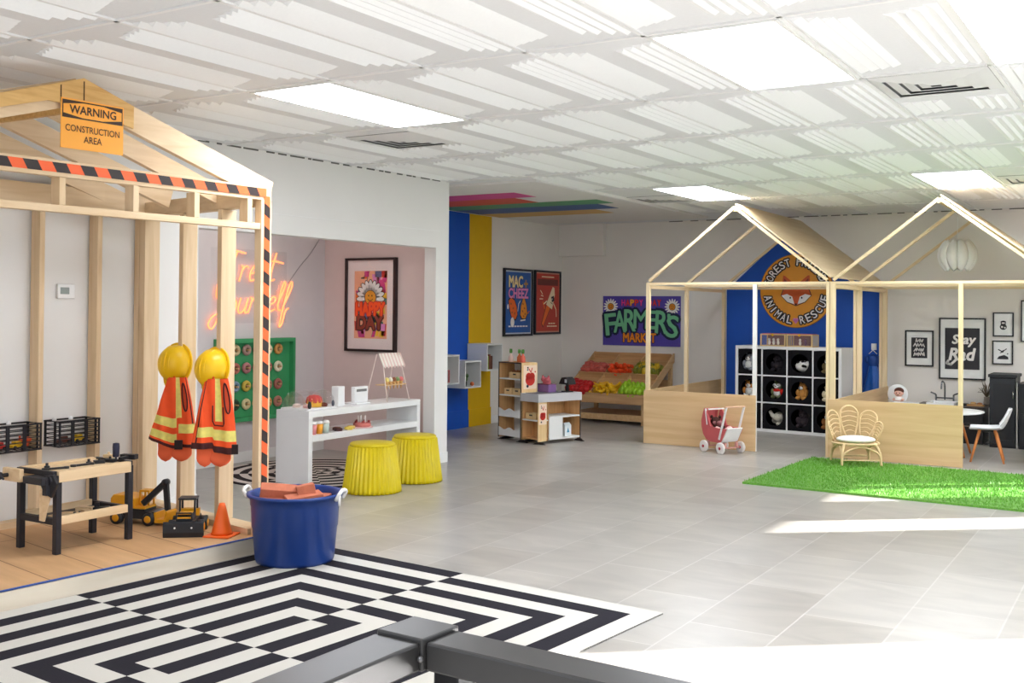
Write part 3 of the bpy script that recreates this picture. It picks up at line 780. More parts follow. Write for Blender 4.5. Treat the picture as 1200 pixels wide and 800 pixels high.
tool('toy_plane', 'grey and black toy tool at the right end of the workbench shelf', (-5.46, 4.25, .2755), .9, lambda m: (m.b2((-.05, -.02, 0), (.05, .02, .02)), m.b2((-.04, -.008, .02), (-.01, .008, .045))), DARK)
# saw hanging at the near end
t = thing('toy_saw', 'pale wooden toy saw with black handle leaning on the near end of the workbench', 'toy tool', (-5.36, 3.795, .295), 0.3)
MB().prism([(-.03, 0), (.0, -.005), (.045, .17), (.01, .185), (-.03, .17)], -.006, .006).build('blade', BW, t)
MB().prism([(.0, .155), (.05, .13), (.085, .21), (.06, .26), (.0, .25), (-.02, .20)], -.012, .012).build('handle', DARK, t, bevel=.003)

# ---------------------------------------------------------------- toy vehicles
TY = mat('toy machine yellow', (240, 168, 30), .35, var=.03); TK = mat('toy machine black', (34, 36, 42), .4, var=.05)
t = thing('toy_excavator', 'yellow and black toy excavator parked beside the workbench', 'toy vehicle', (-5.66, 4.72, .1), math.radians(18))
def wheel(m, c, r, wd, mi=0):
    m.lathe([(r * .6, -wd / 2), (r, -wd * .4), (r, wd * .4), (r * .6, wd / 2)], 20, (0, 0, 0), mi, Matrix.Translation(c) @ Matrix.Rotation(PI / 2, 4, 'X'))
MB().b2((-.17, -.07, .035), (.15, .07, .085)).build('undercarriage', TK, t, bevel=.006)
for sx in (-.13, .10):
    for sy in (-.08, .08):
        m = MB(); wheel(m, (sx, sy, .042), .042, .04); w_ = m.build('wheel', TK, t)
        m = MB(); wheel(m, (sx, sy + (-.012 if sy < 0 else .012), .042), .024, .022); m.build('hub', TY, w_)
m = MB(); m.prism([(-.19, .10), (-.02, .10), (-.02, .16), (-.06, .185), (-.17, .185), (-.19, .16)], -.065, .065); m.build('engine_body', TY, t, bevel=.006)
m = MB(); m.b2((-.02, -.065, .10), (.06, .065, .115)).b2((-.015, -.01, .20), (.055, .06, .212))
for x in (-.012, .05):
    for y in (-.005, .055): m.b2((x - .005, y - .005, .115), (x + .005, y + .005, .2))
m.build('cab', TY, t)
m = MB(); m.b2((-.20, -.068, .085), (.06, .068, .10)); m.tube([(-.06, -.05, .16), (-.055, -.05, .26)], [.016, .012], 10); m.build('turntable', TK, t)
m = MB(); m.bar((.03, -.035, .13), (.19, -.035, .275), .028, .036); m.bar((.19, -.035, .28), (.205, -.035, .10), .024, .032); m.lathe([(.022, -.018), (.022, .018)], 14, (0, 0, 0), 0, Matrix.Translation((.19, -.035, .275)) @ Matrix.Rotation(PI / 2, 4, 'X')); m.build('boom', TK, t)
m = MB(); m.prism([(.14, .02), (.22, .02), (.235, .09), (.22, .10), (.205, .045), (.155, .045), (.15, .09), (.135, .085)], -.085, .03); m.build('bucket', TY, t, bevel=.003)

t = thing('toy_bulldozer', 'black and yellow toy bulldozer facing forward on the platform edge', 'toy vehicle', (-5.17, 4.66, .1), math.radians(-52))
m = MB(); m.prism([(.0, 0), (.012, 0), (.02, .03), (.018, .085), (.006, .095), (.002, .05)], -.12, .12, 0, Matrix.Translation((.13, 0, 0))); m.build('blade', TK, t)
m = MB()
for y in (-.05, .05): m.ball((.153, y, .06), .006)
m.build('rivet', WHT, t)
for sx in (-.10, .04):
    for sy in (-.085, .085):
        m = MB(); wheel(m, (sx, sy, .045), .045, .045); w_ = m.build('wheel', TK, t)
        m = MB(); wheel(m, (sx, sy + (-.014 if sy < 0 else .014), .045), .026, .022); m.build('hub', TY, w_)
MB().b2((-.15, -.06, .045), (.12, .06, .095)).build('chassis', TK, t, bevel=.006)
m = MB(); m.prism([(.02, .095), (.12, .095), (.12, .12), (.02, .135)], -.05, .05); m.build('bonnet', TK, t, bevel=.005)
m = MB(); m.b2((.03, -.038, .134), (.11, .038, .139)); m.build('bonnet_stripe', TY, t)
m = MB(); m.b2((-.10, -.06, .095), (-.06, .06, .14)).b2((.118, -.04, .112), (.124, .04, .12)).b2((.0, -.075, .06), (.13, -.065, .075)); m.build('trim', TY, t)
m = MB()
for x in (-.075, .01):
    for y in (-.045, .045): m.b2((x - .006, y - .006, .095), (x + .006, y + .006, .205))
m.b2((-.085, -.055, .205), (.02, .055, .217)); m.build('roll_cage', TK, t, bevel=.003)
m = MB(); m.tube([(.115, -.045, .10), (.125, -.045, .145), (.125, .045, .145), (.115, .045, .10)], .006, 6, smooth=False); m.build('guard', TK, t)

# traffic cone
t = thing('traffic_cone', 'small orange toy traffic cone at the platform corner', 'cone', (-4.93, 4.715, .1), .35)
CO = mat('cone orange', (246, 104, 30), .45, var=.03)
MB().b2((-.085, -.085, 0), (.085, .085, .012)).build('base', CO, t, bevel=.006)
m = MB(); m.lathe([(.066, .012), (.060, .03), (.022, .185), (.016, .2), (.008, .2), (0, .198)], 28); m.build('cone_body', CO, t)

# ---------------------------------------------------------------- hard hats and hi-vis vests on the side studs
HY = mat('hat yellow', (250, 200, 20), .32, var=.02)
def hat(label, p, rz, tilt):
    t = thing('hard_hat', label, 'hard hat', p, rz, 'yellow hard hats on the studs')
    T = Matrix.Rotation(tilt, 4, 'X') @ Matrix.Rotation(PI / 2, 4, 'X')      # crown points to -y
    m = MB(); pr = []
    for k in range(11):
        a = PI / 2 * k / 10; pr.append((.118 * math.cos(a) ** .75 if k < 10 else 0, .135 * math.sin(a)))
    m.lathe(pr, 32, (0, 0, 0), 0, T @ Matrix.Diagonal((.92, 1.08, 1, 1))); m.build('shell', HY, t)
    m = MB()
    for q in (-.028, 0, .028):
        pts = [T @ Vector((q, .125 * math.cos(a), .139 * math.sin(a) * (1 - abs(q) * 2))) for a in [PI * .12 + PI * .76 * k / 14 for k in range(15)]]
        m.tube(pts, .0055, 8)
    m.build('ridge', HY, t)
    m = MB(); m.lathe([(.112, -.004), (.128, -.002), (.128, .006), (.112, .006)], 32, (0, 0, 0), 0, T @ Matrix.Diagonal((.95, 1.12, 1, 1)), smooth=False)
    def vis(u, v):
        a = -PI / 2 + (u - .5) * 1.7; r = .118 + v * .05 * math.cos((u - .5) * PI)
        return T @ Vector((r * .95 * math.cos(a), r * 1.1 * math.sin(a), .004 + .014 * v))
    m.grid(vis, 14, 3); m.build('brim', HY, t, solid=.004)
    return t
HVO = mat('hi vis orange', (250, 88, 36), .8, var=.06, scale=14, bump=.5); HVY = mat('reflective yellow', (240, 226, 120), .45, var=.10, scale=30)
HVK = mat('vest piping', (70, 22, 22), .7, var=.05); HVP = mat('orange glove cloth', (252, 112, 70), .85, var=.05)
HVI = mat('vest inside', (206, 74, 40), .85, var=.05)
def vest(label, p, rz, wide, seed, style):
    t = thing('safety_vest', label, 'vest', p, rz, 'orange safety vests on the studs')
    rd = random.Random(seed); ph_ = rd.uniform(0, 6); Hh = .46
    def f(u, v):           # v: 0 hem .. 1 shoulder
        a = 2 * PI * u; c, s_ = math.cos(a), math.sin(a)
        if style == 1: lw, rw = wide * (1.10 - .80 * v ** .95), wide * (.92 - .42 * v ** 1.6)
        else: lw, rw = wide * (.95 - .58 * v ** 1.1), wide * (1.0 - .40 * v ** 1.8)
        hw = lw if c < 0 else rw; dp = .046 - .014 * v
        x = hw * math.copysign(abs(c) ** .8, c); y = dp * math.copysign(abs(s_) ** .8, s_)
        fold = .016 * (1 - .7 * v) * math.sin(5.2 * x / wide + ph_) + .007 * math.sin(12 * x / wide + 2 * ph_ + 3 * v)
        xr_ = x / wide
        z = Hh * v + (1 - v) * (.05 * max(0, xr_ * -1) - .035 * max(0, .35 - abs(xr_ + .1)) if style == 1 else -.02 * xr_ * (xr_ > 0) + .02 * (xr_ < 0))
        return (x, y + fold, z)
    def mf(u, v):
        a = 2 * PI * u; x = math.cos(a); front = math.sin(a) < 0
        if v < .04: return 2
        if style == 1:
            if .08 < v < .20 and x < .12: return 1
            if .29 < v < .42 and x < .12: return 1
            if .20 < v < .33 and x > .18: return 1
            if front and .42 < v and abs(x - .20) < .13: return 1
            if front and abs(x - .92) < .03: return 2
            if front and ((x - .62) / .16) ** 2 + ((v - .72) / .2) ** 2 < 1: return 3
        else:
            if .17 < v < .31 and x > -.72: return 1
            if front and v > .42 and abs(x - .22) < .14: return 1
            if front and abs(x + .72) < .05: return 2
            if v < .09: return 2
            if front and ((x - .72) / .14) ** 2 + ((v - .74) / .2) ** 2 < 1: return 3
        return 0
    m = MB(); m.grid(f, 180, 90, closed_u=True, mfn=mf); m.build('vest_body', [HVO, HVY, HVK, HVI], t)
    uc = .5 + math.acos(-.62 if style == 1 else -.72) / (2 * PI)
    def ff(x, v): return Vector(f(1 - math.acos(max(-1, min(1, x))) / (2 * PI), v)) + Vector((0, -.003, 0))
    ax, av = (.62, .72) if style == 1 else (.72, .74)
    m = MB(); m.tube([ff(ax + .16 * math.cos(q), av + .2 * math.sin(q)) for q in [2 * PI * k / 24 for k in range(24)]], .005, 6, closed=True); m.build('armhole_piping', HVK, t)
    if style == 2:
        m = MB(); m.tube([ff(.0, .62), ff(.0, .40), ff(.05, .37), ff(.42, .37), ff(.46, .40), ff(.46, .62)], .004, 6); m.build('pocket_piping', HVK, t)
    m = MB(); m.b2((wide * (.1 if style == 1 else .86), -.075, -.01), (wide * (.42 if style == 1 else 1.12), -.052, .05)); m.build('belt_tab', mat('vest tab', (40, 22, 22), .7), t)
    m = MB(); m.tube([f(.75, 1.0), (0, .0, Hh + .04), (0.0, .01, Hh + .07)], .006, 6); m.build('hanging_loop', HVO, t)
    for k, q in enumerate((-.36, .30)):
        m = MB()
        def glove(u, v, q=q, k=k):
            a = 2 * PI * u; r = (.050 + .018 * k) * (1 if v > .35 else (max(0.0, v / .35)) ** .5)
            return (q * wide + r * math.cos(a), .004 + .022 * math.sin(a) * (r / .06) + .004 * math.sin(9 * v + 4 * u), -.10 + .13 * v)
        m.grid(glove, 20, 10, closed_u=True); m.build('cloth_flap', HVP, t)
    return t
hat('yellow hard hat on the left one of the two studs, nearer the workbench wall', (-5.652, 4.985, 1.118), math.radians(12), math.radians(-8))
hat('yellow hard hat on the right stud, beside the green doughnut board', (-5.195, 4.893, 1.105), math.radians(4), math.radians(-8))
vest('orange safety vest with two pale bands, hanging on the left stud', (-5.60, 4.925, .575), math.radians(37), .155, 3, 1)
vest('orange safety vest with a pocket, hanging on the right stud', (-5.13, 4.825, .59), math.radians(38), .145, 8, 2)

# ---------------------------------------------------------------- blue bucket of bricks
BB = mat('bucket blue', (30, 60, 128), .35, var=.03)
t = thing('bucket', 'large dark blue plastic bucket full of bricks on the striped rug', 'bucket', (-4.40, 4.79, .0085))
m = MB(); m.lathe([(.0, 0.004), (.225, .0), (.232, .02), (.248, .20), (.252, .205), (.258, .33), (.262, .335), (.265, .385), (.282, .385), (.285, .40), (.268, .404), (.256, .395), (.250, .33), (.238, .2), (.218, .03), (0, .025)], 48); m.build('tub', BB, t)
for s in (-1, 1):
    a = math.radians(18 if s > 0 else 205); d = Vector((math.cos(a), math.sin(a), 0)); q = Vector((-math.sin(a), math.cos(a), 0))
    m = MB(); pts = [d * .277 - q * .05 + Vector((0, 0, .37)), d * .30 - q * .05 + Vector((0, 0, .41)), d * .30 + Vector((0, 0, .425)), d * .30 + q * .05 + Vector((0, 0, .41)), d * .277 + q * .05 + Vector((0, 0, .37))]
    m.tube(spline(pts, 4), .011, 8); m.tube([d * .298 - q * .05 + Vector((0, 0, .40)), d * .302 - q * .055 + Vector((0, 0, .34))], [.011, .006], 8)
    m.build('rope_handle', mat('rope white', (232, 228, 222), .8, var=.05), t)
BR = mat('foam brick', (186, 108, 80), .9, var=.08, scale=25, bump=.3)
br = [((-4.47, 4.72, .412), .75, (.25, .10)), ((-4.33, 4.80, .425), 2.35, (-.2, .12)), ((-4.50, 4.90, .38), .2, (.1, .0)), ((-4.27, 4.72, .385), 1.0, (.1, -.1)), ((-4.42, 4.65, .35), .1, (0, .1)), ((-4.35, 4.93, .34), 1.9, (0, 0)), ((-4.42, 4.79, .28), .4, (0, 0)), ((-4.30, 4.85, .16), 1.2, (0, 0)), ((-4.48, 4.72, .14), 0.1, (0, 0)), ((-4.40, 4.80, .08), .6, (0, 0))]
bl_ = ['terracotta foam brick tilted on top of the heap in the blue bucket, toward its left', 'terracotta foam brick tilted on top of the heap in the blue bucket, toward its right', 'terracotta foam brick at the back left of the blue bucket', 'terracotta foam brick at the front right rim of the blue bucket', 'terracotta foam brick at the front left rim of the blue bucket', 'terracotta foam brick deep in the blue bucket']
for k, (c, r, tl) in enumerate(br):
    o = MB().box((0, 0, 0), (.21, .105, .065)).build('foam_brick', BR, loc=c, rotz=r, bevel=.004)
    o.rotation_euler = (tl[0], tl[1], r); tag(o, bl_[min(k, 5)], 'brick', 'foam bricks in the blue bucket')

# ================================================================= pink alcove
# neon sign: hand written strokes
NE = mat('neon orange', (255, 160, 110), .4, var=0, emit=(255, 140, 84), emit_s=NEON_S)
GL = {  # simple single-line script, unit em: list of strokes
 'T': [[(-.15, .93), (.2, 1.0), (.75, .93)], [(.38, .97), (.25, .5), (.12, -.05)]],
 'r': [[(.05, .5), (.12, .45), (.05, 0)], [(.1, .33), (.25, .5), (.38, .45)]],
 'e': [[(.03, .22), (.3, .33), (.32, .48), (.18, .5), (.05, .25), (.12, .02), (.38, .1)]],
 'a': [[(.35, .45), (.15, .5), (.03, .2), (.12, .02), (.3, .2), (.38, .48), (.33, .05), (.48, .08)]],
 't': [[(.22, .95), (.12, .3), (.16, .03), (.32, .06)], [(-.1, .62), (.15, .68), (.62, .62)]],
 'Y': [[(.02, .95), (.05, .6), (.25, .5), (.5, .75)], [(.58, .98), (.38, .3), (.15, -.4), (-.08, -.3), (.05, -.05), (.4, .1)]],
 'o': [[(.2, .5), (.05, .3), (.1, .03), (.28, .05), (.34, .35), (.2, .5)]],
 'u': [[(.06, .5), (.02, .15), (.12, .02), (.3, .15), (.38, .5), (.34, .05), (.48, .08)]],
 's': [[(.0, .1), (.25, .55), (.3, .2), (.2, .0), (.05, .05)]],
 'l': [[(.03, .2), (.25, .85), (.18, 1.0), (.08, .6), (.08, .1), (.25, .05)]],
 'f': [[(.0, .1), (.28, .8), (.22, 1.0), (.1, .6), (-.02, -.45), (.1, -.4), (.16, .0), (.3, .1)]]}
def neon(word, x0, z0, em, t, slope=.03):
    x = x0
    for ch in word:
        m = MB()
        for st in GL[ch]:
            P = [(x + (px + .22 * pz) * em, -.03, z0 + pz * em + (x - x0) * slope) for px, pz in st]
            m.tube(spline(P, 5), .0085, 8)
        m.build('neon_tube', NE, t)
        x += em * (.62 if ch in 'TY' else .44 if ch != 'l' else .3)
t = thing('neon_sign', 'orange neon handwriting sign reading Treat Yourself on the alcove wall', 'neon sign', (-7.65, 7.55, 1.65), PI / 2)
neon('Treat', -.28, .10, .30, t); neon('Yourself', -.42, -.22, .30, t, .04)
MB().b2((-.42, -.012, -.30), (.60, -.006, .42)).build('clear_backing', mat('clear acrylic', (255, 255, 255), .05, var=0, trans=1.0, alpha=.10), t)
m = MB(); m.tube(spline([(.62, -.012, .1), (.78, -.01, .27), (.95, -.01, .42), (1.09, -.01, .58)], 5), .004, 6); m.build('cable', mat('cable grey', (170, 165, 165), .6), t)

# doughnut board
GN = mat('board green', (60, 156, 98), .6, var=.03)
t = thing('doughnut_board', 'green framed peg board with rows of toy doughnuts on the alcove wall', 'board', (-7.645, 7.70, .80), PI / 2)
MB().b2((-.52, -.02, -.36), (.52, 0, .36)).build('panel', GN, t)
for lo, hi in (((-.52, -.075, .36), (.52, 0, .40)), ((-.52, -.075, -.40), (.52, 0, -.36)), ((-.52, -.075, -.36), (-.49, -.02, .36)), ((.49, -.075, -.36), (.52, -.02, .36))):
    MB().b2(lo, hi).build('frame_rail', GN, t)
dc = [(214, 196, 150), (172, 140, 128), (60, 44, 40), (206, 150, 80), (190, 112, 96), (178, 120, 120), (200, 96, 110), (234, 222, 190), (120, 150, 170), (206, 180, 74), (200, 130, 130), (176, 108, 96), (40, 70, 52), (222, 206, 158), (196, 176, 90), (190, 128, 110)]
cn = ['cream', 'mauve brown', 'dark chocolate', 'caramel', 'rust pink', 'dusty pink', 'rose', 'vanilla', 'blue grey', 'yellow', 'pale rose', 'brown', 'dark green', 'custard', 'mustard', 'tan']
PEG = wood('peg wood', (220, 180, 130), (200, 160, 110), 'x', 3)
rn = ['top row', 'second row', 'third row', 'bottom row']
for r in range(4):
    for c in range(5):
        y = 7.70 + (-.28 + .145 * c) + .0; z = .80 + .29 - .175 * r
        k = (r * 4 + min(c, 3)) if c != 2 else (r * 4 + 2); k = (r * 4 + [0, 1, 2, 2, 3][c])
        j = (k + (5 if c == 3 else 0)) % 16
        m = MB(); R_, q = .037, .019
        pts = [(R_ * math.cos(a), 0, R_ * math.sin(a)) for a in [2 * PI * i / 18 for i in range(18)]]
        m.tube(pts, q, 8, closed=True)
        o = m.build('toy_doughnut', mat('doughnut ' + cn[j], dc[j], .5), loc=(-7.645 + .044, y, z), rotz=PI / 2)
        tag(o, '%s toy doughnut on the green board, %s, %s from the left' % (cn[j], rn[r], ['first', 'second', 'third', 'fourth', 'fifth'][c]), 'doughnut', 'toy doughnuts on the green board')
        m = MB(); m.tube([(-.028, 0, 0), (.045, 0, 0)], .008, 8)
        m.build('peg', PEG, t).location = (-(0) + (y - 7.70), -.044, z - .80)
for o in t.children:
    if o.name.startswith('peg'): o.rotation_euler = (0, 0, -PI / 2)

# framed daisy poster on the pink wall
FK = mat('frame dark', (44, 26, 28), .35, var=.04); PAPER = mat('poster paper', (244, 228, 226), .5, var=.01)
def framed(name, label, cat, loc, rz, wd, ht, fr, dep, frame_m, paper_m, group=None):
    t = thing(name, label, cat, loc, rz, group)
    m = MB(); a, b = wd / 2, ht / 2
    m.b2((-a, -dep, -b), (a, 0, -b + fr)).b2((-a, -dep, b - fr), (a, 0, b)).b2((-a, -dep, -b + fr), (-a + fr, 0, b - fr)).b2((a - fr, -dep, -b + fr), (a, 0, b - fr))
    m.build('frame', frame_m, t)
    MB().b2((-a + fr, -dep * .55, -b + fr), (a - fr, -.002, b - fr)).build('mat_board', paper_m, t)
    return t
c_ = lambda n, r: mat('ink ' + n, r, .45, var=.03)
K1 = c_('black', (30, 26, 30)); W1 = c_('white', (244, 240, 236)); O1 = c_('orange', (240, 110, 40)); R1 = c_('red', (206, 52, 44)); Y1 = c_('yellow', (246, 190, 50)); PU = c_('purple', (88, 74, 172)); MG = c_('magenta', (212, 60, 130)); TQ = c_('mint', (120, 196, 148)); NB = c_('navy', (24, 36, 66)); BL = c_('poster blue', (44, 92, 168)); PK = c_('pink', (232, 140, 200)); BN = c_('brown', (140, 58, 44)); GY = c_('grey', (120, 120, 120)); TE = c_('teal', (60, 120, 110)); CR_ = c_('cream', (248, 226, 190))
t = framed('framed_poster', 'dark framed poster of a smiling daisy over the word DAY on the pink wall', 'poster', (-7.0, 8.743, 1.543), 0, .66, .97, .025, .05, FK, PAPER)
A = Art(.0008); rd = random.Random(5); bgc = [O1, R1, PK, c_('slate', (90, 100, 140)), TE, MG, c_('peach', (246, 176, 140)), Y1]
A.rect(-.215, -.35, .215, .35, c_('peach', (246, 176, 140)), 1)
for k in range(70):
    x = rd.uniform(-.20, .17); z = rd.uniform(-.34, .30); ww = rd.uniform(.03, .09); hh = rd.uniform(.05, .13); sh = rd.uniform(-.03, .03)
    x1 = min(.213, x + ww); A.poly([(x, z), (x1, z), (min(.213, x1 + sh), min(.348, z + hh)), (max(-.213, min(.213, x + sh)), min(.348, z + hh))], bgc[k % 8], 2 + (k % 3) * .4)
cx, cz = .0, .075
for k in range(11):
    a = -.10 + (PI + .2) * k / 10
    A.disc(cx + .115 * math.cos(a), cz + .115 * math.sin(a), .075, K1, 4, 18, .032, a); A.disc(cx + .115 * math.cos(a), cz + .115 * math.sin(a), .067, W1, 5, 18, .025, a)
A.disc(cx, cz, .078, K1, 6); A.disc(cx, cz, .07, c_('amber', (226, 150, 40)), 7)
A.disc(-.022, cz + .018, .007, K1, 8, 10, .011); A.disc(.022, cz + .018, .007, K1, 8, 10, .011); A.line(arc(0, cz + .002, .036, PI * 1.15, PI * 1.85, 8), .006, K1, 8)
A.text('HAPPY', 0, -.045, .37, .13, c_('hot orange', (250, 84, 30)), 9, grow=.04, outline=R1, ogrow=.09)
A.text('DAY', 0, -.185, .33, .135, BN, 9, grow=.05, outline=K1, ogrow=.10)
A.build('artwork', t, -.028)
MB().b2((-.305, -.033, -.46), (.305, -.031, .46)).build('glazing', mat('picture glass', (255, 255, 255), .03, var=0, trans=1.0, alpha=.12, spec=.7), t)

# white console counter
t = thing('console_counter', 'long white console counter with an open shelf at the alcove opening', 'counter', (-6.305, 7.62, 0))
CWd = .185
MB().b2((-CWd, -.805, 0), (CWd, -.755, .578)).build('end_panel', WHT, t, bevel=.002); MB().b2((-CWd, .725, 0), (CWd, .775, .578)).build('end_panel', WHT, t, bevel=.002)
MB().b2((-CWd, -.805, .5785), (CWd, .775, .632)).build('top', WHT, t, bevel=.002); MB().b2((-CWd, -.755, .373), (CWd, .725, .426)).build('shelf', WHT, t, bevel=.002)
ZC, ZS, XC = .6325, .4265, -6.305
# things on the counter
CL_ = mat('clear plastic', (255, 255, 255), .05, var=0, trans=1.0, alpha=.16, ior=1.2)
t = thing('cake_dome', 'clear domed display case with pastries at the left end of the white counter', 'display case', (XC, 7.02, ZC))
MB().b2((-.15, -.19, 0), (.15, .19, .016)).build('tray', WHT, t, bevel=.005)
m = MB()
def dome(u, v):
    a = PI * v
    return (.14 * math.cos(a), -.18 + .36 * u, .016 + .145 * math.sin(a) ** .7)
m.grid(dome, 8, 20); m.build('dome', CL_, t)
for q in (-.185, .179): MB().prism(arc(0, .016, .14, 0, PI, 14), q, q + .006).build('end_pane', CL_, t)
m = MB(); m.ball((.142, -.15, .045), (.012, .02, .035)); m.build('clasp', BLACK, t); m = MB(); m.ball((.142, .15, .045), (.01, .016, .028)); m.build('clasp', mat('clasp grey', (86, 88, 100), .4), t)
t = thing('toy_cake', 'toy cake with red and yellow icing drips inside the clear dome', 'toy food', (XC + .03, 7.05, ZC + .0165))
m = MB(); m.lathe([(.064, 0), (.068, .045), (.06, .075), (0, .085)], 28); m.build('sponge', mat('sponge', (244, 190, 70), .7), t)
m = MB(); m.lathe([(.069, .035), (.070, .05), (.062, .08), (.04, .098), (0, .104)], 54, flute=.06, nf=9); m.build('icing', mat('icing red', (206, 70, 66), .4), t)
for k, (dx, dy, cc, nm) in enumerate(((.07, -.10, (236, 188, 180), 'pink iced toy pastry at the front left under the clear dome'), (-.05, -.10, (238, 214, 200), 'pale toy pastry at the back left under the clear dome'), (.07, .11, (120, 60, 50), 'dark toy biscuit at the right under the clear dome'))):
    m = MB(); m.lathe([(.03, 0), (.036, .012), (.03, .026), (.008, .034), (0, .034)], 18, flute=.06, nf=6)
    tag(m.build('toy_pastry', mat('pastry%d' % k, cc, .6), loc=(XC + dx, 7.02 + dy, ZC + .0165)), nm, 'toy food', 'toy pastries under the dome')
t = thing('toy_till', 'upright white toy coffee machine in the middle of the white counter', 'toy appliance', (XC, 7.38, ZC))
MB().b2((-.08, -.045, 0), (.06, .045, .012)).build('base', WHT, t, bevel=.003); MB().b2((-.02, -.045, .0125), (.06, .045, .175)).build('body', WHT, t, bevel=.006)
m = MB(); m.lathe([(.016, 0), (.016, .02)], 14, (0, 0, 0), 0, Matrix.Translation((-.01, .052, .10)) @ Matrix.Rotation(PI / 2, 4, 'X')); m.build('knob', DARK, t)
t = thing('toy_toaster', 'white toy toaster oven with a dark slot on the white counter', 'toy appliance', (XC + .03, 7.64, ZC))
MB().b2((-.07, -.10, 0), (.07, .10, .015)).build('base', WHT, t, bevel=.003); MB().b2((.0, -.095, .0155), (.045, .095, .16)).build('body', WHT, t, bevel=.006)
MB().b2((.045, -.07, .115), (.048, .07, .138)).build('slot', GY, t)
# ice cream stand
WR = mat('wire pink white', (240, 222, 214), .4, var=.02)
t = thing('cone_stand', 'pale wire ice cream stand with striped awning at the right end of the counter', 'stand', (XC, 8.12, ZC))
m = MB()
for s in (-1, 1):
    m.tube([(.13, s * .17, 0), (.03, s * .13, .44)], .005, 8); m.tube([(-.13, s * .17, 0), (-.03, s * .13, .44)], .005, 8)
m.tube([(.10, -.155, .15), (.10, .155, .15)], .004, 6); m.build('wire_frame', WR, t)
MB().b2((-.03, -.15, .148), (.11, .15, .156)).build('cone_rack', wood('rack wood', (236, 200, 150), (222, 184, 134), 'y'), t)
m = MB(); m.grid(lambda u, v: (.02 + .06 * v, -.17 + .34 * u, .45 - .125 * v - (.014 if (int(u * 14) % 2 and v > .95) else 0)), 28, 6, mfn=lambda u, v: int(u * 14) % 2); m.build('awning', [mat('awning cream', (248, 238, 226), .8), mat('awning pink', (238, 206, 198), .8)], t, solid=.003)
ic = [(244, 222, 130), (246, 240, 220), (170, 110, 80), (140, 170, 110), (236, 130, 130)]; inn = ['lemon', 'vanilla', 'chocolate', 'pistachio', 'strawberry pink']
for k in range(5):
    o = thing('toy_ice_cream', inn[k] + ' toy ice cream cone in the wire stand on the counter', 'toy food', (XC + .075, 8.12 - .11 + .055 * k, ZC + .11), 0, 'toy ice creams in the wire stand')
    m = MB(); m.lathe([(.003, 0), (.02, .075)], 14); m.build('wafer', mat('wafer', (214, 164, 100), .7), o)
    m = MB(); m.ball((0, 0, .088), (.023, .023, .026)); m.build('scoop', mat('scoop ' + inn[k], ic[k], .6), o)
# on the shelf of the counter
for k, (nm, cc) in enumerate((('pink', (236, 150, 150)), ('orange', (240, 164, 40)), ('pale mint', (200, 216, 206)))):
    o = thing('toy_drink', nm + ' toy drink cup with lid at the left end of the counter shelf', 'toy drink', (XC + .13, 6.93 + .08 * k, ZS), 0, 'toy drinks on the counter shelf')
    m = MB(); m.lathe([(.026, 0), (.034, .085), (0, .085)], 20); m.build('cup', mat('cup ' + nm, cc, .4), o)
    m = MB(); m.lathe([(.036, .0855), (.036, .093), (.028, .108), (.01, .112), (0, .112)], 20); m.build('lid', mat('cup lid', (240, 236, 232), .4), o)
for k, (dx, y, cc, nm) in enumerate(((.08, 7.33, (70, 34, 34), 'dark chocolate toy biscuit on the counter shelf'), (.03, 7.37, (96, 46, 40), 'brown toy biscuit behind the chocolate one on the counter shelf'), (.09, 7.46, (236, 206, 90), 'yellow toy waffle on the counter shelf'), (.05, 7.54, (232, 190, 110), 'golden toy waffle beside the pink cake on the counter shelf'))):
    m = MB(); m.lathe([(.035, 0), (.04, .012), (.034, .024), (0, .026)], 16, flute=.05, nf=5)
    tag(m.build('toy_biscuit', mat('biscuit%d' % k, cc, .6), loc=(XC + dx + .04, y - .06, ZS)), nm, 'toy food')
t = thing('birthday_cake', 'pink toy birthday cake with white candles on the counter shelf', 'toy food', (XC + .10, 7.62, ZS))
m = MB(); m.lathe([(.10, 0), (.10, .008), (0, .008)], 32); m.build('plate', mat('plate pink', (236, 190, 186), .4), t)
m = MB(); m.lathe([(.078, .0085), (.08, .035), (.07, .045), (0, .045)], 42, flute=.03, nf=14); m.build('cake', mat('cake pink', (222, 130, 122), .6), t)
for k in range(5):
    a = 2 * PI * k / 5; m = MB(); m.tube([(.035 * math.cos(a), .035 * math.sin(a), .045), (.035 * math.cos(a), .035 * math.sin(a), .105)], .006, 8); m.build('candle', W1, t)
    m = MB(); m.ball((.062 * math.cos(a + .6), .062 * math.sin(a + .6), .052), .014); m.build('berry', mat('berry', (160, 60, 56), .4), t)

# yellow pleated stools
SY = mat('stool yellow', (212, 190, 6), .42, var=.03)
def stool(label, x, y, rz):
    t = thing('stool', label, 'stool', (x, y, 0.0), rz, 'yellow pleated stools')
    m = MB(); m.lathe([(.205, 0), (.238, .004), (.236, .03), (.192, .375), (.18, .378)], 380, flute=.028, nf=38); m.build('pleated_body', SY, t)
    m = MB(); m.lathe([(.184, .375), (.188, .392), (.176, .402), (.05, .404), (0, .404)], 48); m.build('seat', SY, t)
stool('yellow pleated round stool nearer the blue bucket, in front of the white counter', -5.555, 6.96, 0)
stool('yellow pleated round stool farther back, at the end of the white wall', -5.595, 7.60, .1)
